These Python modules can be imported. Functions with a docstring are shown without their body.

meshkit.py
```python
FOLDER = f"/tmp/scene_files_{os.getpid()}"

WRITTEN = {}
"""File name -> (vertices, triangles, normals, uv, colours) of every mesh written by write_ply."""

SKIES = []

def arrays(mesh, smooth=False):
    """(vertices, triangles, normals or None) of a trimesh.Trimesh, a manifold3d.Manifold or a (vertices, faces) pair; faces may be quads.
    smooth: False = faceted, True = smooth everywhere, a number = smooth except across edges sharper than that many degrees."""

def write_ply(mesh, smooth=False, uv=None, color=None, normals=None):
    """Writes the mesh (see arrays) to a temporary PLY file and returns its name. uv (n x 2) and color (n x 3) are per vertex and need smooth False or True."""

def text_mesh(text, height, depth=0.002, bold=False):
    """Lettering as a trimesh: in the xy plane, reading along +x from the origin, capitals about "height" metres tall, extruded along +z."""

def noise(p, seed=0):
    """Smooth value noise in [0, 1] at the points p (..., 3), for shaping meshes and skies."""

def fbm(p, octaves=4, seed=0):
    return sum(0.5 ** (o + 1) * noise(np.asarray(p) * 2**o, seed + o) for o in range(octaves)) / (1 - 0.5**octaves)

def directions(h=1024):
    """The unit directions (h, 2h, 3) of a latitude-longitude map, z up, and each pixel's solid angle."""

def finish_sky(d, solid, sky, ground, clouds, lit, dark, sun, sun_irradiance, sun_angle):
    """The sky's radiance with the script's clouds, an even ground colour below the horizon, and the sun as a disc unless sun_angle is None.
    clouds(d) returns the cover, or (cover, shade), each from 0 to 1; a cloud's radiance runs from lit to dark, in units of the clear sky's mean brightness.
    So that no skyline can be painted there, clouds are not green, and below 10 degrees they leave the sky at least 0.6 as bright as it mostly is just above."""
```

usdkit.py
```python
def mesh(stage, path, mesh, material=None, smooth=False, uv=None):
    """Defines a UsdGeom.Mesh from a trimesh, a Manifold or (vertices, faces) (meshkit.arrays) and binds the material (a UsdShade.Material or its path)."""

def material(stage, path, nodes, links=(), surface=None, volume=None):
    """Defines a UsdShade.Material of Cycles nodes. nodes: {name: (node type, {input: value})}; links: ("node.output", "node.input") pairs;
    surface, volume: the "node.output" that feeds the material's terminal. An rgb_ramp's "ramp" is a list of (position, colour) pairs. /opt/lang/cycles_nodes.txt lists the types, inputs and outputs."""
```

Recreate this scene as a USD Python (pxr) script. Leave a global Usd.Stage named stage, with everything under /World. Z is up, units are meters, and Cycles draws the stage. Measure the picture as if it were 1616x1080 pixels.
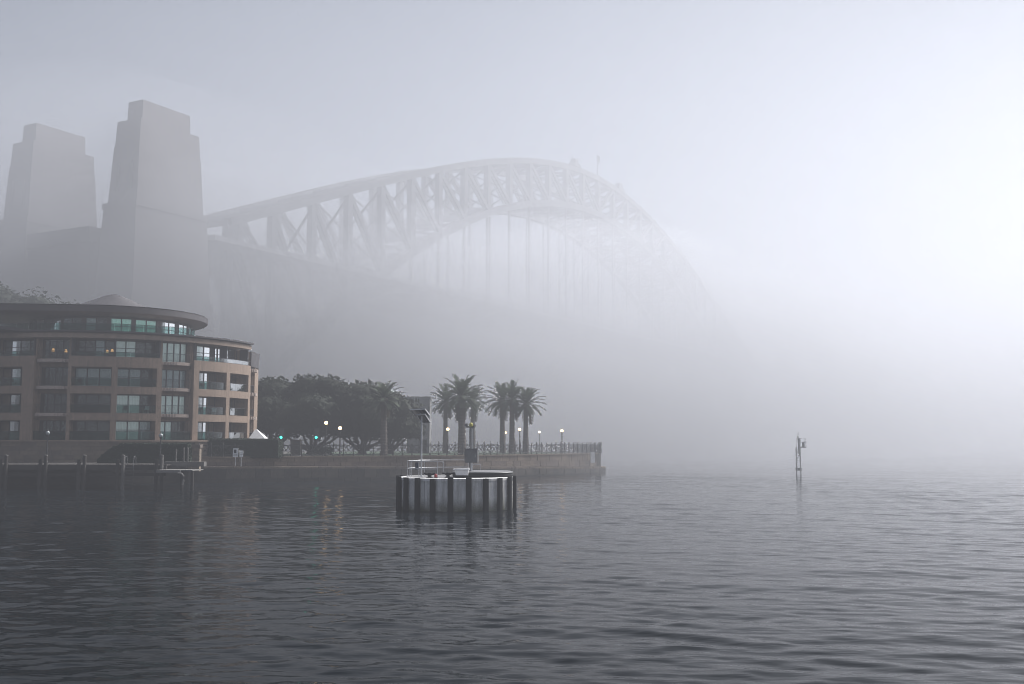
import math, random
import numpy as np, trimesh, usdkit, meshkit
from shapely.geometry import Polygon
from pxr import Usd, UsdGeom, UsdLux, UsdShade, Gf

random.seed(7)
RNG = np.random.default_rng(7)
stage = Usd.Stage.CreateInMemory()
UsdGeom.SetStageUpAxis(stage, 'Z')
UsdGeom.SetStageMetersPerUnit(stage, 1.0)
UsdGeom.Xform.Define(stage, '/World')
UsdGeom.Scope.Define(stage, '/World/Looks')

# ------------------------------------------------------------------ camera, sky, sun, exposure
EYE = 4.5
cam = UsdGeom.Camera.Define(stage, '/World/camera')
cam.CreateHorizontalApertureAttr(36.0)
cam.CreateVerticalApertureAttr(36.0 * 684 / 1024)
cam.CreateFocalLengthAttr(36.0 * 1674 / 1616)
cam.AddTranslateOp().Set((0, 0, EYE))
cam.AddRotateXOp().Set(90 + 5.46)
cam.CreateExposureAttr(2.6)

SUN_EL, SUN_AZ = math.radians(45), math.radians(51)
HAZE = 0.0012
BANK = (0.0022, 0.0088, 0.0022, 0.0100, 0.0058)
FOG_COL, FOG_G = (0.855, 0.886, 0.972), 0.40
sky = UsdLux.DomeLight.Define(stage, '/World/sky')
sky.GetPrim().SetCustomDataByKey('kind', 'structure')
sky_m = usdkit.material(stage, '/World/Looks/sky', {
    's': ('sky_texture', {'sky_type': 'single_scattering', 'sun_disc': False, 'sun_elevation': SUN_EL, 'sun_rotation': SUN_AZ}),
    't': ('texture_coordinate', {}),
    'n': ('noise_texture', {'scale': 2.2, 'detail': 4.0, 'roughness': 0.5}),
    'r': ('rgb_ramp', {'ramp': [(0.3, (0.37, 0.42, 0.53)), (0.7, (0.49, 0.54, 0.66))]}),
    'm': ('mix_color', {'fac': 0.93, 'use_clamp': False}),
    'b': ('background_shader', {'strength': 0.05})},
    [('t.generated', 'n.vector'), ('n.fac', 'r.fac'), ('s.color', 'm.a'), ('r.color', 'm.b'), ('m.result', 'b.color')], surface='b.background')
UsdShade.MaterialBindingAPI.Apply(sky.GetPrim()).Bind(sky_m)
sun = UsdLux.DistantLight.Define(stage, '/World/sun')
sun.CreateIntensityAttr(0.4)
sun.CreateAngleAttr(36.0)
sun.CreateNormalizeAttr(True)
sun.CreateColorAttr((1.0, 0.975, 0.955))
_d = np.array([math.sin(SUN_AZ) * math.cos(SUN_EL), math.cos(SUN_AZ) * math.cos(SUN_EL), math.sin(SUN_EL)])
_x = np.cross([0, 0, 1], _d); _x /= np.linalg.norm(_x); _y = np.cross(_d, _x)
sun.AddTransformOp().Set(Gf.Matrix4d(*_x, 0, *_y, 0, *_d, 0, 0, 0, 0, 1))

# ------------------------------------------------------------------ materials
def plain(name, col, rough=0.7, var=0.0, scale=2.0, metal=0.0, bump=0.0, col2=None, spec=0.5):
    """principled with a noise-varied colour"""
    p = '/World/Looks/' + name
    base = {'roughness': rough, 'metallic': metal, 'specular_ior_level': spec}
    if var <= 0 and col2 is None:
        return usdkit.material(stage, p, {'p': ('principled_bsdf', dict(base, base_color=col))}, surface='p.BSDF')
    c = np.array(col, float)
    lo, hi = (c * (1 - var), np.minimum(c * (1 + var), 0.95)) if col2 is None else (c, np.array(col2, float))
    nodes = {'g': ('geometry', {}), 'n': ('noise_texture', {'scale': scale, 'detail': 5.0, 'roughness': 0.6}),
             'n2': ('noise_texture', {'scale': scale * 0.17, 'detail': 2.0}),
             'a': ('mix_color', {'fac': 0.5}),
             'r': ('rgb_ramp', {'ramp': [(0.32, tuple(lo)), (0.68, tuple(hi))]}), 'p': ('principled_bsdf', base)}
    links = [('g.position', 'n.vector'), ('g.position', 'n2.vector'), ('n.color', 'a.a'), ('n2.color', 'a.b'), ('a.result', 'r.fac'), ('r.color', 'p.base_color')]
    if bump > 0:
        nodes['b'] = ('bump', {'strength': 1.0, 'distance': bump})
        links += [('n.fac', 'b.height'), ('b.normal', 'p.normal')]
    return usdkit.material(stage, p, nodes, links, surface='p.BSDF')

def glow(name, col, strength):
    return usdkit.material(stage, '/World/Looks/' + name, {'e': ('emission', {'color': col, 'strength': strength})}, surface='e.emission')

def lit_cloth(name, col, strength):
    return usdkit.material(stage, '/World/Looks/' + name, {'p': ('principled_bsdf', {'base_color': tuple(min(0.8, c) for c in col), 'roughness': 0.9, 'emission_color': col, 'emission_strength': strength})}, surface='p.BSDF')

def pane(name, tint, ior=1.5, rough=0.02, gl=0.9):
    return usdkit.material(stage, '/World/Looks/' + name, {
        'f': ('fresnel', {'IOR': ior}), 't': ('transparent_bsdf', {'color': tint}), 'g': ('glossy_bsdf', {'color': (gl, gl * 1.04, gl * 1.04), 'roughness': rough}),
        'm': ('mix_closure', {})}, [('f.fac', 'm.fac'), ('t.BSDF', 'm.closure1'), ('g.BSDF', 'm.closure2')], surface='m.closure')

def leafy(name, dark, light, trans=0.3, scale=0.9):
    return usdkit.material(stage, '/World/Looks/' + name, {
        'g': ('geometry', {}), 'n': ('noise_texture', {'scale': scale, 'detail': 3.0}),
        'r': ('rgb_ramp', {'ramp': [(0.3, dark), (0.7, light)]}),
        'd': ('principled_bsdf', {'roughness': 0.8, 'specular_ior_level': 0.2}), 't': ('translucent_bsdf', {}), 'm': ('mix_closure', {'fac': trans})},
        [('g.position', 'n.vector'), ('n.fac', 'r.fac'), ('r.color', 'd.base_color'), ('r.color', 't.color'), ('d.BSDF', 'm.closure1'), ('t.BSDF', 'm.closure2')], surface='m.closure')

def streaked(name, col, dirt, algae, waterline):
    """weathered concrete: vertical run-off streaks, a green-brown band that stays at the waterline"""
    return usdkit.material(stage, '/World/Looks/' + name, {
        'g': ('geometry', {}), 'mp': ('mapping', {'scale': (2.6, 2.6, 0.22)}), 'n': ('noise_texture', {'scale': 1.6, 'detail': 6.0, 'roughness': 0.65}),
        'n2': ('noise_texture', {'scale': 0.9, 'detail': 4.0}), 'r': ('rgb_ramp', {'ramp': [(0.3, dirt), (0.6, col)]}),
        'x': ('separate_xyz', {}), 'k': ('map_range', {'from_min': waterline, 'from_max': waterline + 0.75, 'to_min': 1.0, 'to_max': 0.0}),
        'am': ('math', {'math_type': 'multiply', 'value2': 1.5}), 'ac': ('math', {'math_type': 'multiply', 'use_clamp': True}),
        'a': ('mix_color', {'b': algae}), 'bm': ('bump', {'distance': 0.02, 'strength': 0.8}), 'p': ('principled_bsdf', {'roughness': 0.75})},
        [('g.position', 'mp.vector'), ('mp.vector', 'n.vector'), ('g.position', 'n2.vector'), ('n.fac', 'r.fac'), ('g.position', 'x.vector'), ('x.z', 'k.value'),
         ('n2.fac', 'am.value1'), ('am.value', 'ac.value1'), ('k.result', 'ac.value2'), ('ac.value', 'a.fac'), ('r.color', 'a.a'), ('a.result', 'p.base_color'),
         ('n.fac', 'bm.height'), ('bm.normal', 'p.normal')], surface='p.BSDF')

M = {}
M['facade'] = streaked('facade', (0.275, 0.20, 0.15), (0.19, 0.14, 0.108), (0.05, 0.055, 0.025), -60.0)
M['fascia'] = plain('fascia', (0.27, 0.205, 0.16), 0.8, 0.12, 1.1)
M['lip'] = plain('lip', (0.38, 0.31, 0.27), 0.8, 0.12, 1.1)
M['frame'] = plain('frame', (0.035, 0.035, 0.04), 0.45)
M['roof'] = plain('roof', (0.042, 0.038, 0.042), 0.55, 0.15, 0.7)
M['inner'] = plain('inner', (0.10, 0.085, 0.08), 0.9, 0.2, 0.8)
M['curtain'] = lit_cloth('curtain', (0.74, 0.78, 0.78), 0.028)
M['curtain_dim'] = lit_cloth('curtain_dim', (0.55, 0.60, 0.64), 0.008)
M['teal'] = lit_cloth('teal', (0.46, 0.70, 0.64), 0.05)
M['pane'] = pane('pane', (0.76, 0.82, 0.82))
M['rail_glass'] = pane('rail_glass', (0.50, 0.64, 0.62), 1.3, gl=0.55)
M['lamp_warm'] = glow('lamp_warm', (1.0, 0.5, 0.2), 0.16)
M['globe'] = glow('globe', (1.0, 0.64, 0.32), 1.0)
M['globe_white'] = glow('globe_white', (1.0, 0.84, 0.64), 0.7)
M['globe_off'] = plain('globe_off', (0.30, 0.33, 0.34), 0.25)
M['green_light'] = glow('green_light', (0.04, 1.0, 0.66), 0.8)
M['iron'] = plain('iron', (0.022, 0.024, 0.028), 0.55)
M['steel'] = plain('steel', (0.50, 0.51, 0.53), 0.4, 0.1, 3.0, metal=0.3)
M['white'] = plain('white', (0.8, 0.8, 0.8), 0.6, 0.08, 3.0)
M['cabinet'] = plain('cabinet', (0.13, 0.133, 0.14), 0.5, 0.08, 2.0)
M['rubber'] = plain('rubber', (0.010, 0.011, 0.014), 0.8, 0.35, 4.0, bump=0.01, spec=0.25)
M['solar'] = plain('solar', (0.02, 0.025, 0.045), 0.2)
M['red'] = plain('red', (0.30, 0.03, 0.03), 0.6)
M['yellow'] = plain('yellow', (0.45, 0.42, 0.08), 0.5)
M['caisson'] = streaked('caisson', (0.72, 0.72, 0.72), (0.30, 0.295, 0.28), (0.05, 0.056, 0.022), 0.15)
M['stone_a'] = plain('stone_a', (0.155, 0.125, 0.10), 0.9, 0.25, 1.6, bump=0.03)
M['stone_b'] = plain('stone_b', (0.18, 0.145, 0.112), 0.9, 0.25, 1.9, bump=0.03)
M['stone_c'] = plain('stone_c', (0.135, 0.11, 0.095), 0.9, 0.25, 1.4, bump=0.03)
M['stone_wet'] = plain('stone_wet', (0.030, 0.028, 0.025), 0.5, 0.35, 1.6, bump=0.03)
M['stone_wet_b'] = plain('stone_wet_b', (0.06, 0.052, 0.043), 0.55, 0.35, 1.8, bump=0.03)
M['core'] = plain('core', (0.07, 0.06, 0.055), 0.9, 0.2, 1.0)
M['granite'] = plain('granite', (0.10, 0.09, 0.092), 0.9, 0.15, 0.2)
M['bridge'] = plain('bridge', (0.04, 0.042, 0.047), 0.8, spec=0.2)
M['road'] = plain('road', (0.16, 0.16, 0.17), 0.9)
M['concrete'] = plain('concrete', (0.22, 0.22, 0.225), 0.9, 0.15, 0.7)
M['timber'] = plain('timber', (0.034, 0.030, 0.028), 0.9, 0.35, 2.5, bump=0.01)
M['timber_pale'] = plain('timber_pale', (0.11, 0.105, 0.10), 0.85, 0.35, 2.5, bump=0.01)
M['deck_dark'] = plain('deck_dark', (0.14, 0.14, 0.145), 0.9, 0.3, 1.2)
M['deck_pale'] = plain('deck_pale', (0.15, 0.145, 0.14), 0.85, 0.25, 2.5)
M['land'] = plain('land', (0.075, 0.07, 0.065), 0.95, 0.2, 0.5)
M['grass'] = plain('grass', (0.035, 0.07, 0.035), 0.95, 0.35, 0.8, bump=0.05)
M['hill'] = plain('hill', (0.05, 0.055, 0.035), 0.95, 0.35, 0.3)
M['fig'] = leafy('fig', (0.013, 0.018, 0.013), (0.034, 0.043, 0.029))
M['fig_b'] = leafy('fig_b', (0.016, 0.022, 0.016), (0.042, 0.05, 0.035))
M['palm'] = leafy('palm', (0.035, 0.05, 0.032), (0.085, 0.105, 0.07), 0.25)
M['palm_dry'] = leafy('palm_dry', (0.05, 0.042, 0.03), (0.10, 0.085, 0.06), 0.2)
M['hedge'] = leafy('hedge', (0.012, 0.022, 0.015), (0.03, 0.045, 0.032), 0.2, 2.0)
M['bark'] = plain('bark', (0.075, 0.065, 0.058), 0.95, 0.3, 2.0, bump=0.03)
M['palm_bark'] = plain('palm_bark', (0.095, 0.08, 0.07), 0.95, 0.3, 3.5, bump=0.05)

# ------------------------------------------------------------------ mesh helpers
class MB:
    """collects shapes into one mesh"""
    def __init__(s):
        s.v, s.f, s.n = [], [], 0
    def add(s, v, f):
        v = np.asarray(v, float).reshape(-1, 3); f = np.asarray(f, int)
        if f.shape[1] == 4:
            f = np.vstack([f[:, [0, 1, 2]], f[:, [0, 2, 3]]])
        s.v.append(v); s.f.append(f + s.n); s.n += len(v)
        return s
    def tm(s, m):
        return s.add(m.vertices, m.faces)
    def box(s, x0, x1, y0, y1, z0, z1):
        v = [(x, y, z) for z in (z0, z1) for x, y in ((x0, y0), (x1, y0), (x1, y1), (x0, y1))]
        return s.add(v, BOXF)
    def hexa(s, bottom, top):
        return s.add(list(bottom) + list(top), BOXF)
    def beam(s, a, b, w, h, up=(0, 0, 1)):
        a, b = np.array(a, float), np.array(b, float)
        d = b - a; d /= np.linalg.norm(d)
        x = np.cross(d, up)
        if np.linalg.norm(x) < 1e-6:
            x = np.array([1.0, 0, 0])
        x /= np.linalg.norm(x); y = np.cross(x, d)
        c = [(-w / 2, -h / 2), (w / 2, -h / 2), (w / 2, h / 2), (-w / 2, h / 2)]
        return s.add([p + x * i + y * j for p in (a, b) for i, j in c], BOXF)
    def tube(s, pts, r, n=8, caps=True):
        pts = np.asarray(pts, float); k = len(pts)
        r = np.broadcast_to(np.asarray(r, float), (k,))
        t = np.gradient(pts, axis=0); t /= np.maximum(np.linalg.norm(t, axis=1, keepdims=True), 1e-9)
        ref = np.array([0, 0, 1.0]) if abs(t[:, 2]).mean() < 0.8 else np.array([1.0, 0, 0])
        x = np.cross(t, ref); x /= np.maximum(np.linalg.norm(x, axis=1, keepdims=True), 1e-9)
        y = np.cross(t, x)
        an = np.arange(n) / n * 2 * np.pi
        v = pts[:, None] + r[:, None, None] * (np.cos(an)[None, :, None] * x[:, None] + np.sin(an)[None, :, None] * y[:, None])
        f = []
        for i in range(k - 1):
            for j in range(n):
                f.append((i * n + j, (i + 1) * n + j, (i + 1) * n + (j + 1) % n, i * n + (j + 1) % n))
        v = v.reshape(-1, 3); f = np.array(f); f = np.vstack([f[:, [0, 1, 2]], f[:, [0, 2, 3]]])
        if caps:
            v = np.vstack([v, pts[0], pts[-1]]); c0, c1 = k * n, k * n + 1
            f = np.vstack([f, [(c0, j, (j + 1) % n) for j in range(n)], [(c1, (k - 1) * n + (j + 1) % n, (k - 1) * n + j) for j in range(n)]])
        return s.add(v, f)
    def lathe(s, prof, c=(0, 0, 0), n=16):
        prof = np.array(prof, float); k = len(prof)
        an = np.arange(n) / n * 2 * np.pi
        v = np.stack([c[0] + prof[:, :1] * np.cos(an), c[1] + prof[:, :1] * np.sin(an), c[2] + prof[:, 1:2] + 0 * an], -1).reshape(-1, 3)
        f = [(i * n + j, i * n + (j + 1) % n, (i + 1) * n + (j + 1) % n, (i + 1) * n + j) for i in range(k - 1) for j in range(n)]
        s.add(v, f)
        return s
    def polar(s, c, a0, a1, r0, r1, z0, z1, step=2.0):
        """curved box: angles in degrees from -Y towards +X round c"""
        n = max(1, int(math.ceil(abs(a1 - a0) / step)))
        an = np.radians(np.linspace(a0, a1, n + 1))
        def ring(r, z):
            return np.stack([c[0] + r * np.sin(an), c[1] - r * np.cos(an), np.full(n + 1, z)], -1)
        v = np.concatenate([ring(r0, z0), ring(r1, z0), ring(r1, z1), ring(r0, z1)]); m = n + 1
        f = []
        for i in range(n):
            for a, b in ((0, 1), (1, 2), (2, 3), (3, 0)):
                f.append((a * m + i, b * m + i, b * m + i + 1, a * m + i + 1))
        f += [(0, 3 * m, 2 * m, m), (n, m + n, 2 * m + n, 3 * m + n)]
        return s.add(v, f)
    def mesh(s):
        return np.vstack(s.v), np.vstack(s.f)

BOXF = np.array([(0, 3, 2, 1), (4, 5, 6, 7), (0, 1, 5, 4), (1, 2, 6, 5), (2, 3, 7, 6), (3, 0, 4, 7)])
used = {}
def fresh(parent, name):
    key = (parent, name); used[key] = used.get(key, -1) + 1
    return f'{parent}/{name}' + (f'_{used[key]:03d}' if used[key] else '')

def tag(p, label=None, cat=None, group=None, kind=None):
    for k, v in (('label', label), ('category', cat), ('group', group), ('kind', kind)):
        if v:
            p.SetCustomDataByKey(k, v)
    return p

def thing(name, label, cat, loc=(0, 0, 0), group=None):
    x = UsdGeom.Xform.Define(stage, fresh('/World', name))
    x.AddTranslateOp().Set(tuple(map(float, loc)))
    p = x.GetPrim(); LOC[str(p.GetPath())] = np.array(loc, float)
    return tag(p, label, cat, group)
LOC = {}

def part(parent, name, mb, mat, smooth=False, label=None):
    """a mesh in world coordinates, stored relative to its thing"""
    pp = str(parent.GetPath()) if parent is not None else '/World'
    v, f = mb.mesh() if isinstance(mb, MB) else mb
    root = '/'.join(pp.split('/')[:3])
    if parent is not None:
        v = np.asarray(v) - LOC.get(root, np.zeros(3))
    g = usdkit.mesh(stage, fresh(pp, name), (v, f), M[mat] if isinstance(mat, str) else mat, smooth=smooth)
    return tag(g.GetPrim(), label)

def top(name, mb, mat, label=None, cat=None, group=None, kind=None, smooth=False):
    return tag(part(None, name, mb, mat, smooth), label, cat, group, kind)

def sphere(c, r, sub=2, scale=(1, 1, 1)):
    m = trimesh.creation.icosphere(sub, r)
    return np.array(m.vertices) * scale + np.array(c), np.array(m.faces)

# ------------------------------------------------------------------ water
def build_water():
    az = np.concatenate([np.linspace(-180, -36, 30)[:-1], np.linspace(-36, 36, 460), np.linspace(36, 180, 30)[1:]])
    r = np.concatenate([[0.5, 4, 9], np.geomspace(13, 150, 860), np.geomspace(152, 420, 130), np.geomspace(440, 2600, 24)])
    A, R = np.meshgrid(np.radians(az), r)
    X, Y = R * np.sin(A), R * np.cos(A)
    rng = np.random.default_rng(3)
    Z = np.zeros_like(X)
    dr = np.gradient(r)[:, None]
    N = 84
    for k in range(N):
        lam = 0.42 * (7.5 / 0.42) ** (k / (N - 1.0))
        th = rng.normal(0.22, 0.42 if lam < 2.5 else 0.30)
        kx, ky = 2 * np.pi / lam * np.sin(th), 2 * np.pi / lam * np.cos(th)
        slope = 0.0105 * (0.6 + 0.8 * rng.random()) * (1.3 if 0.6 < lam < 1.7 else 1.05 if lam < 0.6 else 0.85 if lam < 2.8 else 0.5)
        amp = slope * lam / (2 * np.pi)
        fade = np.clip((lam / np.maximum(dr, 1e-6) - 2.5) / 3.0, 0, 1)
        Z += amp * fade * np.sin(kx * X + ky * Y + rng.random() * 6.283)
    gust = 0.35 + 1.3 * meshkit.fbm(np.stack([X * 0.06, Y * 0.022, 0 * X], -1), 3, 5)
    Z *= gust
    v = np.stack([X, Y, Z], -1).reshape(-1, 3)
    n = len(az); i, j = np.meshgrid(np.arange(len(r) - 1), np.arange(n - 1), indexing='ij')
    q = (i * n + j).ravel()
    f = np.stack([q, q + 1, q + n + 1, q + n], -1)[:, ::-1]
    m = usdkit.material(stage, '/World/Looks/water', {
        'g': ('geometry', {}), 'mp': ('mapping', {'scale': (0.55, 1.6, 1.0)}), 'n': ('noise_texture', {'scale': 2.0, 'detail': 2.0, 'roughness': 0.5}),
        'n2': ('noise_texture', {'scale': 0.55, 'detail': 3.0}), 'ad': ('math', {'math_type': 'multiply_add', 'value2': 2.0}),
        'b': ('bump', {'strength': 1.0, 'distance': 0.016}),
        'p': ('principled_bsdf', {'base_color': (0.006, 0.008, 0.010), 'roughness': 0.03, 'ior': 1.33, 'specular_ior_level': 0.045})},
        [('g.position', 'mp.vector'), ('mp.vector', 'n.vector'), ('mp.vector', 'n2.vector'), ('n2.fac', 'ad.value1'), ('n.fac', 'ad.value3'), ('ad.value', 'b.height'), ('b.normal', 'p.normal')], surface='p.BSDF')
    top('water', (v, np.vstack([f[:, [0, 1, 2]], f[:, [0, 2, 3]]])), m, 'dark rippled harbour water, brighter on the right side', kind='structure', smooth=True)
build_water()

# ------------------------------------------------------------------ headland: land, seawall
GROUND = 2.9
WALL = np.array([(-36.6, 120.6), (-30.0, 123.6), (-23.6, 127.2), (-17.2, 131.2), (-9.0, 136.6), (-2.4, 143.0), (3.8, 151.0), (9.7, 160.0), (13.7, 167.0), (15.0, 170.6), (14.6, 180.0), (12.0, 196.0)])
def along(line, step):
    seg = np.linalg.norm(np.diff(line, axis=0), axis=1); t = np.concatenate([[0], np.cumsum(seg)])
    n = int(round(t[-1] / step)); s = np.linspace(0, t[-1], n + 1)
    return np.stack([np.interp(s, t, line[:, 0]), np.interp(s, t, line[:, 1])], -1), s
def smooth_line(line, k=6):
    t = np.arange(len(line)); from scipy.interpolate import PchipInterpolator
    tt = np.linspace(0, len(line) - 1, (len(line) - 1) * k + 1)
    return np.stack([PchipInterpolator(t, line[:, 0])(tt), PchipInterpolator(t, line[:, 1])(tt)], -1)
def inward(line, d):
    d = d * np.interp(np.arange(len(line)) / (len(line) - 1), [0, 0.66, 0.80, 1.0], [1.0, 1.0, 0.42, 0.42])[:, None] if d > 0.6 else d
    t = np.gradient(line, axis=0); t /= np.linalg.norm(t, axis=1, keepdims=True)
    return line + d * np.stack([-t[:, 1], t[:, 0]], -1)
L1 = smooth_line(WALL)
L2 = inward(L1, 1.5)
HC = (-51.5, 136.0)                                     # the hotel's centre
arc = [(HC[0] + 19.0 * math.sin(a), HC[1] - 19.0 * math.cos(a)) for a in np.radians(np.arange(-30, 46, 5))]
land_poly = Polygon([(-120, 124), (-64, 121)] + arc + [(-37.2, 122.4)] + [tuple(p) for p in inward(L1, 1.9)] + [(4, 222), (-30, 262), (-60, 300), (-75, 330), (-200, 330), (-200, 124)]).buffer(0)
lm = trimesh.creation.extrude_polygon(land_poly, GROUND + 0.85, engine='earcut'); lm.apply_translation([0, 0, -0.85])
top('land', MB().tm(lm), 'land', 'flat paved headland behind the seawall', kind='structure')

def ledge_z(x):
    return float(np.interp(x, [-36, -23, -8, 4, 14, 16], [1.95, 1.8, 1.5, 1.25, 0.85, 0.8]))
wall = thing('seawall', 'long two-tier sandstone seawall round the headland', 'seawall', (-10, 140, 0))
p1, _ = along(L1, 1.7)
core = MB()
def strip(mb, a, b, ai, bi, z0a, z0b, z1a, z1b):
    mb.hexa([(*a, z0a), (*b, z0b), (*bi, z0b), (*ai, z0a)], [(*a, z1a), (*b, z1b), (*bi, z1b), (*ai, z1a)])
q_in, q2, q2_in = inward(p1, 1.75), inward(p1, 1.5), inward(p1, 2.1)
p1c, p2c = inward(p1, 0.12), inward(p1, 1.62)
rs = random.Random(5)
for i in range(len(p1) - 1):
    za, zb = ledge_z(p1[i][0]), ledge_z(p1[i + 1][0])
    strip(core, p1c[i], p1c[i + 1], q_in[i], q_in[i + 1], -0.85, -0.85, za - 0.06, zb - 0.06)
    strip(core, p2c[i], p2c[i + 1], q2_in[i], q2_in[i + 1], 0.3, 0.3, GROUND - 0.02, GROUND - 0.02)
part(wall, 'wall_core', core, 'core')
def stones(line, line_in, lo, hi, courses, mats, topmat=None):
    n = len(line) - 1
    for c in range(courses):
        for i in range(n):
            off = 0.5 if c % 2 else 0.0
            a = line[i] * (1 - off) + line[min(i + 1, n)] * off
            b = line[i + 1] * (1 - off) + line[min(i + 2, n)] * off
            if np.linalg.norm(b - a) < 0.3:
                continue
            ai = line_in[i] * (1 - off) + line_in[min(i + 1, n)] * off
            bi = line_in[i + 1] * (1 - off) + line_in[min(i + 2, n)] * off
            g = 0.012
            d = b - a; a2, b2 = a + d * g, b - d * g; ai2, bi2 = ai + (bi - ai) * g, bi - (bi - ai) * g
            push = rs.uniform(-0.04, 0.04); nrm = (a - ai) / np.linalg.norm(a - ai)
            a2, b2 = a2 + nrm * push, b2 + nrm * push
            lo_, hi_ = lo(a[0]), hi(a[0]); lo2, hi2 = lo(b[0]), hi(b[0])
            h, h2 = (hi_ - lo_) / courses, (hi2 - lo2) / courses
            mb = MB(); strip(mb, a2, b2, ai2, bi2, lo_ + c * h, lo2 + c * h2, lo_ + (c + 1) * h - 0.02, lo2 + (c + 1) * h2 - 0.02)
            part(wall, 'stone', mb, (topmat if topmat and c == courses - 1 else rs.choice(mats[0] if c == 0 else mats[1])))
stones(p1, inward(p1, 0.5), lambda x: -0.6, lambda x: ledge_z(x) - 0.28, 2, (['stone_wet', 'stone_wet'], ['stone_wet', 'stone_wet_b']))
stones(p1, inward(p1, 1.45), lambda x: ledge_z(x) - 0.27, lambda x: ledge_z(x), 1, (['stone_a', 'stone_c', 'stone_b'], ['stone_c']))
stones(q2, inward(p1, 1.9), lambda x: ledge_z(x) + 0.004, lambda x: GROUND - 0.1, 2, (['stone_c', 'stone_a'], ['stone_a', 'stone_b', 'stone_a']))
cp0, cp1 = inward(p1, 1.38), inward(p1, 2.05)
for i in range(len(p1) - 1):
    mb = MB(); strip(mb, cp0[i] + (cp0[i + 1] - cp0[i]) * 0.01, cp0[i + 1] - (cp0[i + 1] - cp0[i]) * 0.01, cp1[i], cp1[i + 1], GROUND - 0.1, GROUND - 0.1, GROUND + 0.08, GROUND + 0.08)
    part(wall, 'coping_stone', mb, rs.choice(['stone_a', 'stone_b']))

gp = Polygon([(-21, 138), (-12, 141.5), (-5, 148), (1, 156), (6, 165), (9, 176), (6, 192), (-8, 205), (-30, 205), (-34, 160), (-30, 140)])
gm = trimesh.creation.extrude_polygon(gp, 0.12, engine='earcut'); gm.apply_translation([0, 0, GROUND - 0.06])
top('grass', MB().tm(gm), 'grass', 'short dark green lawn on the headland', 'grass', kind='stuff')

# hill behind the hotel
xs, ys = np.meshgrid(np.linspace(-150, -58, 40), np.linspace(158, 260, 36))
hz = 21.5 * np.exp(-(np.clip(xs + 88, 0, None) / 17.0) ** 2) * np.clip((ys - 160) / 16.0, 0, 1) ** 0.7 * np.clip((262 - ys) / 40, 0, 1) + 1.6 * (meshkit.fbm(np.stack([xs * 0.1, ys * 0.1, 0 * xs], -1), 3, 2) - 0.5)
hv = np.stack([xs, ys, GROUND - 0.3 + np.maximum(hz, 0)], -1).reshape(-1, 3)
ii, jj = np.meshgrid(np.arange(35), np.arange(39), indexing='ij'); q = (ii * 40 + jj).ravel()
top('hill', MB().add(hv, np.stack([q, q + 1, q + 41, q + 40], -1)), 'hill', 'dark wooded rise behind the hotel', kind='structure', smooth=True)

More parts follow.
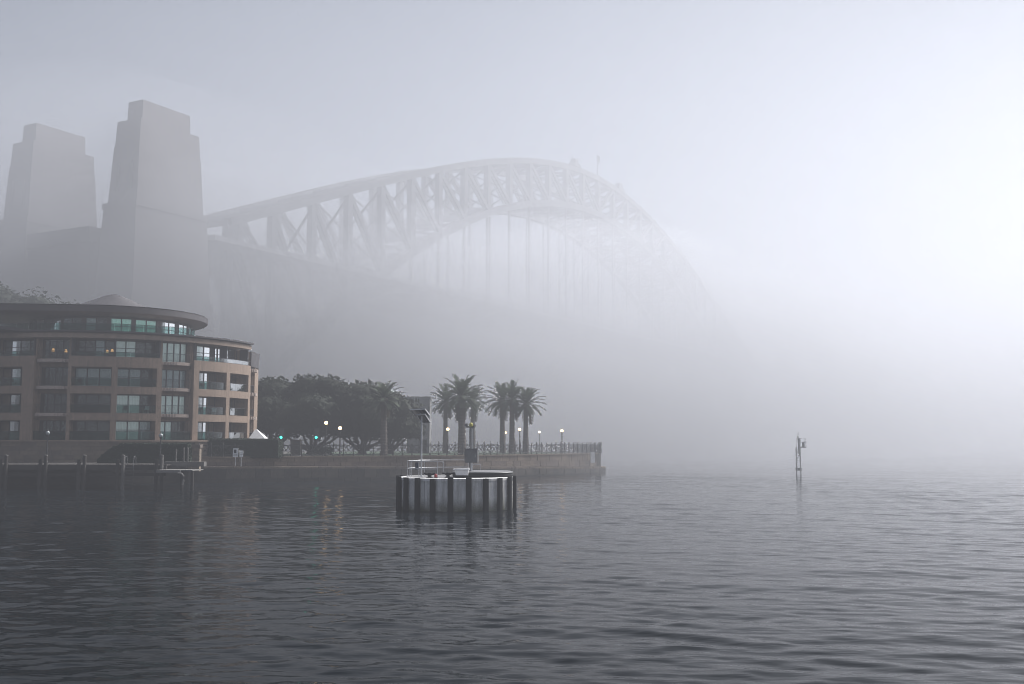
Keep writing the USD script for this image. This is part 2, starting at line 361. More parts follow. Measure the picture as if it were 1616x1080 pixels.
# ------------------------------------------------------------------ steel arch bridge and stone pylons
TH = math.radians(61.2)
BD, BN, B0 = np.array([math.cos(TH), math.sin(TH)]), np.array([math.sin(TH), -math.cos(TH)]), np.array([-92.36, 298.86])
def bw(u, w, z):
    p = B0 + BD * u + BN * w
    return np.array([p[0], p[1], z])
def zt(u):
    s = u / 252.0 - 1
    return 134 - 107 * s * s + 39 * abs(s) ** 3.12
def zb(u):
    s = u / 252.0 - 1
    return 116 - 107 * s * s
UP = [18.0 * k for k in range(29)]
bridge = thing('steel_arch_bridge', 'huge grey steel arch bridge with latticed trusses fading into fog', 'bridge', bw(0, 0, 0))
for w in (15, -15):
    for k in range(28):
        u0, u1 = UP[k], UP[k + 1]
        part(bridge, 'upper_chord', MB().beam(bw(u0, w, zt(u0)), bw(u1, w, zt(u1)), 2.6, 2.4), 'bridge')
        part(bridge, 'lower_chord', MB().beam(bw(u0, w, zb(u0)), bw(u1, w, zb(u1)), 3.0, 2.8), 'bridge')
        a, b = (u0, u1) if k < 14 else (u1, u0)
        d = MB()
        for e in (-0.75, 0.75):
            d.beam(bw(a, w + e, zt(a) - 1), bw(b, w + e, zb(b) + 1), 0.5, 1.5)
        for t in np.linspace(0.08, 0.92, 9):
            A, Bq = bw(a, w, zt(a) - 1), bw(b, w, zb(b) + 1); c = A * (1 - t) + Bq * t
            d.beam(c - np.array([*BN, 0]) * 0.9, c + np.array([*BN, 0]) * 0.9, 0.5, 0.5)
        part(bridge, 'diagonal_strut', d, 'bridge')
    for k in range(29):
        u = UP[k]
        part(bridge, 'vertical_post', MB().beam(bw(u, w, zb(u) + 1), bw(u, w, zt(u) - 1), 2.4, 2.0, (BN[0], BN[1], 0)), 'bridge')
        if zb(u) > 64:
            part(bridge, 'hanger', MB().beam(bw(u, w, 59.5), bw(u, w, zb(u) - 1), 0.9, 0.7, (BN[0], BN[1], 0)), 'bridge')
        elif zb(u) < 52:
            part(bridge, 'deck_column', MB().beam(bw(u, w, zb(u)), bw(u, w, 57), 1.6, 1.6, (BN[0], BN[1], 0)), 'bridge')
for k in range(28):
    u0, u1 = UP[k], UP[k + 1]
    for zf, nm in ((zt, 'upper_lateral_brace'), (zb, 'lower_lateral_brace')):
        m = MB()
        m.beam(bw(u0, 15, zf(u0)), bw(u1, -15, zf(u1)), 0.8, 0.8); m.beam(bw(u0, -15, zf(u0)), bw(u1, 15, zf(u1)), 0.8, 0.8)
        m.beam(bw(u0, 15, zf(u0) - 0.3), bw(u0, -15, zf(u0) - 0.3), 1.0, 1.0)
        part(bridge, nm, m, 'bridge')
    if 1 < k < 27:
        m = MB(); m.beam(bw(u0, 15, zt(u0) - 2), bw(u0, 0, (zt(u0) + zb(u0)) / 2), 0.6, 0.6); m.beam(bw(u0, -15, zt(u0) - 2), bw(u0, 0, (zt(u0) + zb(u0)) / 2), 0.6, 0.6)
        m.beam(bw(u0, 15, zb(u0) + 2), bw(u0, 0, (zt(u0) + zb(u0)) / 2 - 0.2), 0.6, 0.6); m.beam(bw(u0, -15, zb(u0) + 2), bw(u0, 0, (zt(u0) + zb(u0)) / 2 - 0.2), 0.6, 0.6)
        part(bridge, 'sway_brace', m, 'bridge')
m = MB()
for u0, u1 in zip([-14.0] + UP[:-1], UP):
    m.hexa([bw(u0, -24, 57.8), bw(u1, -24, 57.8), bw(u1, 24, 57.8), bw(u0, 24, 57.8)][::-1], [bw(u0, -24, 59.2), bw(u1, -24, 59.2), bw(u1, 24, 59.2), bw(u0, 24, 59.2)][::-1])
part(bridge, 'roadway', m, 'road')
for u0, u1 in zip(UP[:-1], UP[1:]):
    part(bridge, 'cross_girder', MB().beam(bw(u1, -23, 57), bw(u1, 23, 57), 0.9, 0.9), 'road')

def pylon(w0, label):
    s = 1 if w0 > 0 else -1
    U0 = -30.2
    t = thing('stone_pylon', label, 'bridge pylon', bw(U0, w0, 0), 'stone pylons at the near end of the bridge')
    def block(a0, b0, z0, a1, b1, z1):
        return MB().hexa([bw(U0 + x * a0, w0 + y * b0, z0) for x, y in ((-1, -1), (-1, 1), (1, 1), (1, -1))], [bw(U0 + x * a1, w0 + y * b1, z1) for x, y in ((-1, -1), (-1, 1), (1, 1), (1, -1))])
    part(t, 'cap', block(7.9, 2.7, 83.6, 7.75, 2.5, 89), 'granite')
    part(t, 'parapet', block(9.9, 4.3, 77.4, 9.6, 4.1, 83.7), 'granite')
    part(t, 'upper_shaft', block(10.9, 5.1, 62, 10.1, 4.4, 77.5), 'granite')
    part(t, 'middle_shaft', block(12.6, 6.6, 40, 11.6, 5.6, 62.1), 'granite')
    part(t, 'lower_shaft', block(14.5, 8.2, 2.0, 13.2, 7.0, 40.1), 'granite')
    part(t, 'band', block(11.8, 5.9, 61.4, 11.8, 5.9, 62.9), 'granite')
    for y in (-2.4, 2.4):
        part(t, 'slot_window', MB().hexa([bw(U0 + a, w0 + s * 0 + y + b, 66) for a, b in ((-11.2, -0.6), (-11.2, 0.6), (-10.4, 0.6), (-10.4, -0.6))], [bw(U0 + a, w0 + y + b, 73) for a, b in ((-10.9, -0.6), (-10.9, 0.6), (-10.0, 0.6), (-10.0, -0.6))]), 'frame')
pylon(19.9, 'taller looking stepped granite pylon beside the arch end')
pylon(-19.9, 'fainter stepped granite pylon at the far left behind the first')
ab = thing('bridge_abutment', 'massive granite abutment between the two pylons', 'abutment', bw(-24, 0, 0))
def ubox(u0, u1, w0, w1, z0, z1):
    return MB().hexa([bw(u, w, z0) for u, w in ((u0, w0), (u0, w1), (u1, w1), (u1, w0))], [bw(u, w, z1) for u, w in ((u0, w0), (u0, w1), (u1, w1), (u1, w0))])
part(ab, 'abutment_block', ubox(-43, -15, -11.6, 11.6, 1.0, 53.5), 'granite')
part(ab, 'cornice', ubox(-43.6, -14.2, -11.6, 11.6, 53.6, 57.4), 'granite')
part(ab, 'skewback', ubox(-15.1, 4, -19, 19, 1.0, 6.5), 'granite')
for j, (u, w, lb) in enumerate(((252.0, 15, 'tall flagpole with small flag on the crown of the nearer truss'), (250.0, -15, 'flagpole on the crown of the farther truss, lower part hidden'))):
    t = thing('flagpole', lb, 'flagpole', bw(u, w, zt(u) + 1.2), 'flagpoles on the arch crown')
    z0 = zt(u) + 1.2
    part(t, 'pole', MB().tube([bw(u, w, z0), bw(u, w, z0 + 11.5)], [0.28, 0.16], 8), 'bridge')
    part(t, 'flag', MB().add([bw(u, w, z0 + 10.9), bw(u + 0.1, w, z0 + 7.2), bw(u + 0.5, w + 1.0, z0 + 7.0), bw(u + 0.5, w + 1.1, z0 + 10.0), bw(u + 0.1, w + 0.05, z0 + 10.9), bw(u + 0.2, w + 0.05, z0 + 7.2), bw(u + 0.6, w + 1.05, z0 + 7.0), bw(u + 0.6, w + 1.15, z0 + 10.0)], BOXF), 'bridge')
for u, w, lb in ((279.0, 15, 'low maintenance crane parked on the nearer upper chord right of the crown'), (226.0, 15, 'low maintenance crane on the upper chord left of the flagpole')):
    t = thing('maintenance_crane', lb, 'crane', bw(u, w, zt(u)), 'maintenance cranes on the arch')
    z0 = zt(u) + 1.1
    part(t, 'carriage', ubox(u - 3.4, u + 3.4, w - 1.5, w + 1.5, z0, z0 + 1.6), 'bridge')
    part(t, 'cab', ubox(u - 2.2, u + 1.2, w - 1.2, w + 1.2, z0 + 1.6, z0 + 3.6), 'bridge')
    part(t, 'jib', MB().beam(bw(u + 0.5, w, z0 + 3.4), bw(u + 5.2, w, z0 + 5.4), 0.35, 0.35), 'bridge')
    part(t, 'mast', MB().beam(bw(u - 3.0, w, z0 + 1.5), bw(u - 3.0, w, z0 + 6.0), 0.3, 0.3), 'bridge')
    part(t, 'guard_rail', MB().beam(bw(u - 3.4, w + 1.4, z0 + 2.6), bw(u + 3.4, w + 1.4, z0 + 2.6), 0.14, 0.14), 'bridge')

# ------------------------------------------------------------------ the curved hotel
hotel = thing('curved_hotel', 'curved four storey sandstone coloured hotel with deep balconies and oval roof', 'hotel', (HC[0], HC[1], GROUND))
FL = [4.85, 7.85, 10.85, 13.85]                          # floor levels
TOPZ = 16.85
def pol(*a, **k):
    return MB().polar(HC, *a, **k)
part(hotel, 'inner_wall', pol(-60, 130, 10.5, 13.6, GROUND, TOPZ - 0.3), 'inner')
for z in FL[1:]:
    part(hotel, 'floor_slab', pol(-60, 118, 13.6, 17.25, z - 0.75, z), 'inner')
part(hotel, 'ground_slab', pol(-60, 118, 13.6, 18.95, GROUND, FL[0]), 'facade')
part(hotel, 'roof_slab', pol(-60, 80.6, 6.0, 18.75, TOPZ - 0.62, TOPZ), 'fascia')
BLOCKS = [(-23.0, -4.4), (7.0, 37.7), (49.6, 81.8)]
OPEN = [[(-21.5, -8.6)], [(8.0, 21.0), (22.9, 35.9)], [(51.8, 64.9), (66.8, 79.8)]]
RECESS = [(-4.4, 7.0), (37.7, 49.6), (81.8, 91.0)]
rh = random.Random(11)
def window(a0, a1, r, z0, z1, n, kinds, transom=None, rails=True):
    """frame with n panes (> pane, curtain); kinds: per pane curtain material or None"""
    d = 0.05 / r * 57.3
    fm = MB()
    fm.polar(HC, a0, a1, r - 0.05, r + 0.05, z1 - 0.1, z1); fm.polar(HC, a0, a1, r - 0.05, r + 0.05, z0, z0 + 0.08)
    ed = np.linspace(a0, a1, n + 1)
    for a in ed:
        lo, hi = max(a0, a - 1.2 * d), min(a1, a + 1.2 * d)
        fm.polar(HC, lo, hi, r - 0.045, r + 0.055, z0 + 0.08, z1 - 0.1)
    if transom:
        for i in range(n):
            fm.polar(HC, ed[i] + 1.2 * d, ed[i + 1] - 1.2 * d, r - 0.04, r + 0.04, transom - 0.035, transom + 0.035)
    w = part(hotel, 'window', fm, 'frame')
    for i in range(n):
        part(w, 'pane', pol(ed[i] + d, ed[i + 1] - d, r - 0.012, r + 0.008, z0 + 0.06, z1 - 0.08), 'pane')
        k = kinds[i] if i < len(kinds) else None
        if k:
            # gently pleated curtain
            a = np.radians(np.linspace(ed[i] + 0.1, ed[i + 1] - 0.1, 25)); rr = r - 0.16 + 0.025 * np.sin(np.arange(25) * 1.9 + i)
            t_ = np.stack([HC[0] + rr * np.sin(a), HC[1] - rr * np.cos(a)], -1)
            v = np.concatenate([np.c_[t_, np.full(25, z0 + 0.05)], np.c_[t_, np.full(25, z1 - 0.05)]])
            part(w, 'curtain', MB().add(v, [(j, j + 1, 26 + j, 25 + j) for j in range(24)]), k)
    return w
def balcony_rail(a0, a1, r, z, h=1.0, glass=True, bars=False):
    m = MB().polar(HC, a0, a1, r - 0.03, r + 0.03, z + h - 0.05, z + h)
    if bars:
        m.polar(HC, a0, a1, r - 0.015, r + 0.015, z + 0.12, z + 0.16)
        for a in np.arange(a0 + 0.15, a1, 0.42):
            m.polar(HC, a, a + 0.055, r - 0.012, r + 0.012, z + 0.16, z + h - 0.05)
    b = part(hotel, 'balustrade', m, 'frame')
    if glass:
        n = max(1, int(round((a1 - a0) / 5.0))); e = np.linspace(a0, a1, n + 1)
        for i in range(n):
            part(b, 'glass_panel', pol(e[i] + 0.06, e[i + 1] - 0.06, r - 0.008, r + 0.008, z + 0.06, z + h - 0.06), 'rail_glass')
    return b
def chairs(a, r, z):
    c = np.array([HC[0] + r * math.sin(math.radians(a)), HC[1] - r * math.cos(math.radians(a)), z])
    m = MB()
    x, y = c[0], c[1]
    m.box(x - .25, x + .25, y - .25, y + .25, z + .40, z + .45); m.box(x - .25, x + .25, y + .2, y + .25, z + .45, z + .85)
    for sx in (-.22, .19):
        for sy in (-.22, .19):
            m.box(x + sx, x + sx + .03, y + sy, y + sy + .03, z, z + .4)
    return m
C, DIM, N = 'curtain', 'curtain_dim', None
# curtains as seen: [block][storey from the ground] -> list per opening
CUR = [[[[N, N, N]], [[N, N, N]], [[N, DIM, N]], [[N, N, N]]],
       [[[N, N, N], [C, C, DIM]], [[N, N, N], [C, C, N]], [[DIM, DIM, DIM], [DIM, DIM, N]], [[N, N, DIM], [C, C, N]]],
       [[[C, N, N], [N, DIM, N]], [[DIM, DIM, N], [DIM, N, N]], [[C, N, N], [DIM, N, N]], [[C, C, N], [C, N, N]]]]
for bi, (b0, b1) in enumerate(BLOCKS):
    piers = [b0] + [x for o in OPEN[bi] for x in o] + [b1]
    for i in range(0, len(piers), 2):
        part(hotel, 'pier', pol(piers[i], piers[i + 1], 16.9, 18.8, FL[0], 13.0), 'facade')
    for k in range(3):                                   # spandrels over storeys 0..2
        z0 = [7.05, 10.02, 13.0][k]; z1 = [7.88, 10.87, 14.2][k]
        if k < 2:
            for (o0, o1) in OPEN[bi]:
                part(hotel, 'spandrel', pol(o0, o1, 17.0, 18.79, z0, z1), 'facade')
        else:
            part(hotel, 'parapet_band', pol(b0, b1, 18.35, 18.8, z0, z1), 'facade')
            part(hotel, 'loggia_floor', pol(b0, b1, 16.9, 18.34, z0, 13.85), 'facade')
    for k in range(3):
        ztop = [7.05, 10.02, 13.0][k]; z0 = FL[k] if k == 0 else [0, 7.88, 10.87][k]
        for oi, (o0, o1) in enumerate(OPEN[bi]):
            window(o0, o1, 17.05, z0, ztop, 3 if bi != 2 else 4, CUR[bi][k][oi], transom=z0 + 1.15 if (k + oi) % 2 else None)
            balcony_rail(o0 + 0.05, o1 - 0.05, 18.55, z0, 0.95 if k else 1.02)
            if k and rh.random() < 0.8:
                part(hotel, 'balcony_chair', chairs(o0 + (o1 - o0) * rh.uniform(0.15, 0.4), 17.9, z0), 'frame')
            if k and rh.random() < 0.6:
                part(hotel, 'balcony_chair', chairs(o0 + (o1 - o0) * rh.uniform(0.6, 0.85), 17.9, z0), 'white')
    # top loggia under the overhanging roof edge
    mids = [b0 + 0.8] + ([OPEN[bi][0][1] + 0.9] if len(OPEN[bi]) > 1 else []) + [b1 - 0.8]
    for i in range(len(mids) - 1):
        window(mids[i] + 0.2, mids[i + 1] - 0.2, 17.0, 13.85, 16.2, 4, CUR[bi][3][i], transom=15.3)
        balcony_rail(mids[i], mids[i + 1], 18.55, 14.2, 0.55)
    for a in mids:
        part(hotel, 'loggia_post', pol(a - 0.22, a + 0.22, 17.4, 18.5, 14.2, 16.22), 'frame')
    for a in (b0, b1 - 0.5):
        part(hotel, 'loggia_end_wall', pol(a, a + 0.5, 16.9, 18.3, 13.86, 16.22), 'facade')
for ri, (r0, r1) in enumerate(RECESS):
    cur = [[[N, N, N, N]] * 4, [[C, C, N, N], [C, C, C, C], [DIM, DIM, DIM, DIM], [C, C, C, C]], [[N, N]] * 4][ri]
    for k in range(4):
        zf = FL[k]
        window(r0 + 0.6, r1 - 0.6, 17.4, zf, zf + 2.2 if k < 3 else 16.2, 4 if ri < 2 else 2, cur[k])
        for a in (r0, r1 - 0.6):
            part(hotel, 'recess_jamb', pol(a, a + 0.6, 16.95, 18.2 if ri else 18.0, zf, zf + 2.25 if k < 3 else 16.22), 'facade')
        if k:
            m = MB()
            n = 12; an = np.linspace(r0 + 0.3, r1 - 0.9 if ri == 1 else r1 - 0.3, n + 1)
            for i in range(n):
                tm_ = ((an[i] + an[i + 1]) / 2 - an[0]) / (an[-1] - an[0]); rr = 18.35 + 0.75 * math.sin(math.pi * tm_)
                m.polar(HC, an[i], an[i + 1], 16.9, rr, zf - 0.36, zf)
            part(hotel, 'balcony_lip', m, 'lip')
            part(hotel, 'recess_beam', pol(r0, r1, 16.9, 17.6, zf - 0.80, zf - 0.37), 'facade')
            balcony_rail(r0 + 0.7, r1 - 1.2, 18.4, zf, 1.0, glass=False, bars=True)
        else:
            balcony_rail(r0 + 0.1, r1 - 0.1, 18.5, zf, 1.02)
part(hotel, 'end_wing', pol(91.0, 118, 13.6, 18.4, FL[0], 14.2), 'facade')
part(hotel, 'end_screen', pol(84.5, 100, 18.3, 18.5, 14.21, 16.1), 'roof')
# roof edge, terrace, penthouse, oval roof
part(hotel, 'stone_fascia', pol(-60, 80.5, 18.75, 19.0, 16.22, 16.72), 'fascia')
part(hotel, 'roof_coping', pol(-60, 80.9, 18.3, 19.25, 16.86, 17.04), 'roof')
b = balcony_rail(-35, 52, 17.6, 17.04, 1.0)
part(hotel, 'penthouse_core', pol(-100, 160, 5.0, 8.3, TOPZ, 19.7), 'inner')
rows = [(-72, -60), (-58, -46), (-44, -32), (-30, -16), (-14, 0), (2.5, 17), (19.5, 33.5), (36, 52), (56, 70), (74, 88), (92, 110)]
for i, (a0, a1) in enumerate(rows):
    lit = i in (6, 7)
    window(a0, a1, 9.7, TOPZ, 19.55, 2, ['teal', 'teal'] if lit else ([DIM, N] if i in (5,) else [N, N]), transom=18.55)
ed = [-76] + [x for r in rows for x in r] + [114]
for i in range(0, len(ed), 2):
    part(hotel, 'penthouse_pier', pol(ed[i], ed[i + 1], 9.3, 9.8, TOPZ, 19.6), 'roof')
# oval roof: hull of two discs, thin rounded edge, low cone on top
def oval(d, n=64):
    a = np.radians(np.linspace(0, 360, n, endpoint=False))
    cs = [(np.array(HC), 11.8), (np.array([-73.0, 133.5]), 11.8)]
    pts = np.vstack([c + (r + d) * np.stack([np.cos(a), np.sin(a)], -1) for c, r in cs])
    from scipy.spatial import ConvexHull
    h = pts[ConvexHull(pts).vertices]
    line = np.vstack([h, h[:1]]); seg = np.linalg.norm(np.diff(line, axis=0), axis=1); t = np.concatenate([[0], np.cumsum(seg)]); s = np.linspace(0, t[-1], 97)[:-1]
    return np.stack([np.interp(s, t, line[:, 0]), np.interp(s, t, line[:, 1])], -1)
lv = [(-4.5, 19.72), (-1.2, 19.72), (-0.25, 19.86), (0.0, 20.05), (0.0, 20.75), (-0.15, 20.86), (-1.0, 20.95), (-6.0, 21.25)]
V = np.concatenate([np.c_[oval(d), np.full(96, z)] for d, z in lv]); F = [(i * 96 + j, i * 96 + (j + 1) % 96, (i + 1) * 96 + (j + 1) % 96, (i + 1) * 96 + j) for i in range(len(lv) - 1) for j in range(96)]
V = np.vstack([V, [[-60, 135, 19.72], [-60, 135, 21.5]]]); nb = 96 * len(lv)
F3 = [(nb, (j + 1) % 96, j) for j in range(96)] + [(nb + 1, nb - 96 + j, nb - 96 + (j + 1) % 96) for j in range(96)]
rm = MB().add(V, F); rm.f.append(np.array(F3))
part(hotel, 'oval_roof', rm, 'roof', smooth=35)
part(hotel, 'roof_lantern', MB().lathe([(5.6, 21.0), (5.4, 21.5), (1.2, 23.4), (0.05, 23.7)], (HC[0], HC[1], 0), 32), 'roof', smooth=35)
# warm table lamps seen in the upper rooms
for a, z, r in ((19.0, 15.05, 15.9), (20.9, 15.2, 15.6), (-1.5, 15.1, 16.4), (3.5, 15.0, 16.4), (17.0, 12.6, 16.0), (53.6, 6.15, 16.3)):
    c = np.array([HC[0] + r * math.sin(math.radians(a)), HC[1] - r * math.cos(math.radians(a)), z])
    lampm = MB().lathe([(0.02, -0.9), (0.03, -0.25)], c, 8)
    l = part(hotel, 'room_lamp', lampm, 'frame')
    part(l, 'lamp_shade', MB().lathe([(0.17, -0.22), (0.11, 0.1), (0.0, 0.1)], c, 12), 'lamp_warm')
# slanted canopy edge at the far left
part(hotel, 'canopy', MB().hexa([(-62, 114.0, 17.6), (-53.6, 117.1, 16.8), (-53.6, 119, 16.8), (-62, 119, 17.6)], [(-62, 114.0, 17.95), (-53.6, 117.1, 17.1), (-53.6, 119, 17.1), (-62, 119, 17.95)]), 'roof')
# sandstone base wall of single blocks
base = thing('base_wall', 'warm sandstone block retaining wall below the hotel terrace', 'retaining wall', (HC[0], HC[1] - 19.2, 2.3))
part(base, 'wall_core', pol(-34, 62, 18.96, 19.2, 2.2, 4.7), 'core')
for c in range(5):
    a = -34 + (1.5 if c % 2 else 0)
    while a < 61:
        wdt = rh.uniform(2.5, 3.9)
        part(base, 'stone', pol(a + 0.03, min(a + wdt, 62) - 0.03, 19.2, 19.33 + rh.uniform(0, 0.05), 2.25 + c * 0.49, 2.25 + (c + 1) * 0.49 - 0.02), rh.choice(['stone_a', 'stone_b', 'stone_a', 'stone_c']))
        a += wdt
for a in np.arange(-34, 62, 4):
    part(base, 'coping_stone', pol(a + 0.03, a + 3.97, 18.97, 19.5, 4.71, 4.87), 'fascia')

# ------------------------------------------------------------------ foliage builders
def leaf_cloud(clumps, n, size, seed, flat=1.0):
    """small bent leaf-sprig quads through the shells of clumps [(centre, radii)]"""
    r = np.random.default_rng(seed)
    vol = np.array([np.prod(c[1]) ** (2 / 3) for c in clumps]); idx = r.choice(len(clumps), n, p=vol / vol.sum())
    cc = np.array([c[0] for c in clumps])[idx]; rr = np.array([c[1] for c in clumps])[idx]
    d = r.normal(size=(n, 3)); d /= np.linalg.norm(d, axis=1, keepdims=True)
    rad = 0.72 + 0.36 * r.random((n, 1)) ** 1.2
    p = cc + d * rr * rad
    nrm = d + r.normal(size=(n, 3)) * 0.7; nrm[:, 2] += 0.3; nrm /= np.linalg.norm(nrm, axis=1, keepdims=True)
    t = np.cross(nrm, r.normal(size=(n, 3))); t /= np.linalg.norm(t, axis=1, keepdims=True); b = np.cross(nrm, t)
    s = size * (0.55 + 0.9 * r.random((n, 1)))
    v = np.stack([p - t * s, p + b * s * 0.45 + nrm * s * 0.15, p + t * s, p - b * s * 0.45 + nrm * s * 0.15], 1).reshape(-1, 3)
    k = np.arange(n) * 4
    return v, np.concatenate([np.stack([k, k + 1, k + 2], -1), np.stack([k, k + 2, k + 3], -1)])

def lump(c, rad, seed, sub=2):
    m = trimesh.creation.icosphere(sub, 1.0); v = np.array(m.vertices)
    k = 0.74 + 0.25 * meshkit.fbm(v * 2.2 + seed, 3, seed)
    return v * k[:, None] * np.array(rad) + np.array(c), np.array(m.faces)

def broad_tree(name, label, cat, x, y, z0, r, ztop, zbot, seed, mat, group=None, n=9000, trunk_r=0.55, leaf=0.36):
    t = thing(name, label, cat, (x, y, z0), group)
    rng = random.Random(seed)
    clumps = []
    zmid = zbot + 0.42 * (ztop - zbot)
    for k in range(30):
        a = rng.uniform(0, 6.283); q = math.sqrt(rng.random()) * 0.86
        dome = math.sqrt(max(0.05, 1 - q * q))
        cz = zbot + (ztop - zbot) * (0.16 + rng.uniform(0.08, 0.62) * dome)
        s = r * rng.uniform(0.24, 0.36)
        clumps.append((np.array([x + r * q * math.cos(a), y + r * q * math.sin(a), min(cz, ztop - s * 0.75)]), np.array([s * 1.15, s * 1.15, s * 0.8])))
    clumps.append((np.array([x, y, zmid]), np.array([r * 0.72, r * 0.72, (ztop - zbot) * 0.40])))
    tr = MB()
    fork = z0 + (zbot - z0) * 0.45
    tr.tube([(x, y, z0 - 0.3), (x + 0.05, y, z0 + 0.4), (x, y, fork)], [trunk_r * 1.6, trunk_r * 1.05, trunk_r * 0.85], 10)
    for k in range(8):
        a = k / 8 * 6.283 + rng.uniform(-0.3, 0.3); L = r * rng.uniform(0.45, 0.8)
        e = np.array([x + L * math.cos(a), y + L * math.sin(a), zbot + (ztop - zbot) * rng.uniform(0.15, 0.45)])
        s = np.array([x, y, fork - rng.uniform(0, 0.5)]); mid = s * 0.5 + e * 0.5 + np.array([0, 0, -0.1 * L + rng.uniform(-.2, .4)])
        tr.tube([s, s * 0.5 + mid * 0.5, mid, e], [trunk_r * 0.55, trunk_r * 0.42, trunk_r * 0.3, trunk_r * 0.12], 7)
    part(t, 'trunk', tr, 'bark', smooth=True)
    cm = MB()
    for i, (c, rd) in enumerate(clumps):
        cm.add(*lump(c, rd * 0.92, seed * 7 + i, 2))
    cm.add(*leaf_cloud(clumps, n, leaf, seed))
    part(t, 'crown', cm, mat)
    return t

G = 'fig trees massed beside the hotel'
broad_tree('fig_tree', 'broad dark fig tree directly right of the hotel end wall', 'tree', -34.4, 152, GROUND, 6.4, 14.6, 5.1, 21, 'fig', G)
broad_tree('fig_tree', 'tallest dark fig tree, above the green traffic lights', 'tree', -27.8, 148.5, GROUND, 7.6, 15.2, 4.9, 22, 'fig', G, 11000)
broad_tree('fig_tree', 'wide fig tree behind the two warm globe lamps', 'tree', -21.2, 150.5, GROUND, 7.4, 14.5, 4.5, 23, 'fig_b', G, 10000)
broad_tree('fig_tree', 'lower rounded fig tree next to the grey concrete tower', 'tree', -17.6, 153.5, GROUND, 4.5, 12.6, 4.6, 24, 'fig_b', G, 9000)
HG = 'trees on the rise behind the hotel'
for k, (x, y, r, zt_, zb_, lb) in enumerate(((-100, 197, 10.0, 38, 20, 'dark tree on the rise at the far left edge'), (-90, 198, 9, 36.5, 19, 'second dark tree on the rise, above the penthouse roof'),
        (-81.5, 196, 8, 33.5, 17, 'lower tree on the rise left of the roof peak'), (-74, 197, 6.6, 29, 14, 'smallest tree on the rise behind the roof peak'))):
    broad_tree('hill_tree', lb, 'tree', x, y, zb_ - 6, r, zt_, zb_, 40 + k, 'fig', HG, 5000, 0.5, 0.5)

def hedge(name, label, x0, x1, y0, y1, z0, z1, seed, n, taper=0.0):
    m = trimesh.creation.box([1, 1, 1]); m = m.subdivide().subdivide().subdivide()
    v = np.array(m.vertices); L = x1 - x0
    u = (v[:, 0] + 0.5)
    hgt = 1 - taper * np.clip(1 - u * L / 2.6, 0, 1) ** 2
    v2 = np.stack([x0 + u * L, y0 + (v[:, 1] + 0.5) * (y1 - y0), z0 + (v[:, 2] + 0.5) * (z1 - z0) * hgt], -1)
    nn = meshkit.fbm(v2 * 1.7, 3, seed) - 0.5
    dirs = v / np.linalg.norm(v, axis=1, keepdims=True)
    v2 += dirs * nn[:, None] * 0.35
    mb = MB().add(v2, m.faces)
    tm_ = trimesh.Trimesh(v2, m.faces, process=False)
    np.random.seed(seed)
    p, fi = trimesh.sample.sample_surface(tm_, n, seed=seed)
    d = tm_.face_normals[fi]
    r = np.random.default_rng(seed)
    p = p + d * r.random((n, 1)) * 0.12
    nr = d + r.normal(size=(n, 3)) * 0.6; nr /= np.linalg.norm(nr, axis=1, keepdims=True)
    t = np.cross(nr, r.normal(size=(n, 3))); t /= np.linalg.norm(t, axis=1, keepdims=True); b = np.cross(nr, t); s = 0.11 * (0.6 + 0.8 * r.random((n, 1)))
    vv = np.stack([p - t * s, p + b * s * .5, p + t * s, p - b * s * .5], 1).reshape(-1, 3); k = np.arange(n) * 4
    mb.add(vv, np.concatenate([np.stack([k, k + 1, k + 2], -1), np.stack([k, k + 2, k + 3], -1)]))
    return top(name, mb, 'hedge', label, 'hedge')
hedge('clipped_hedge', 'rounded dark hedge on the wharf left of the stone pillar', -43.4, -34.0, 111.6, 114.6, 2.43, 4.42, 3, 5000, 0.8)
hedge('clipped_hedge', 'long dark green hedge behind the fence right of the stone pillar', -36.0, -27.4, 124.9, 127.5, GROUND, 4.95, 4, 5000)
hedge('low_shrub', 'low rounded dark shrub under the fig trees', -27.0, -24.0, 139.5, 142, GROUND, 3.95, 6, 1500, 0.7)

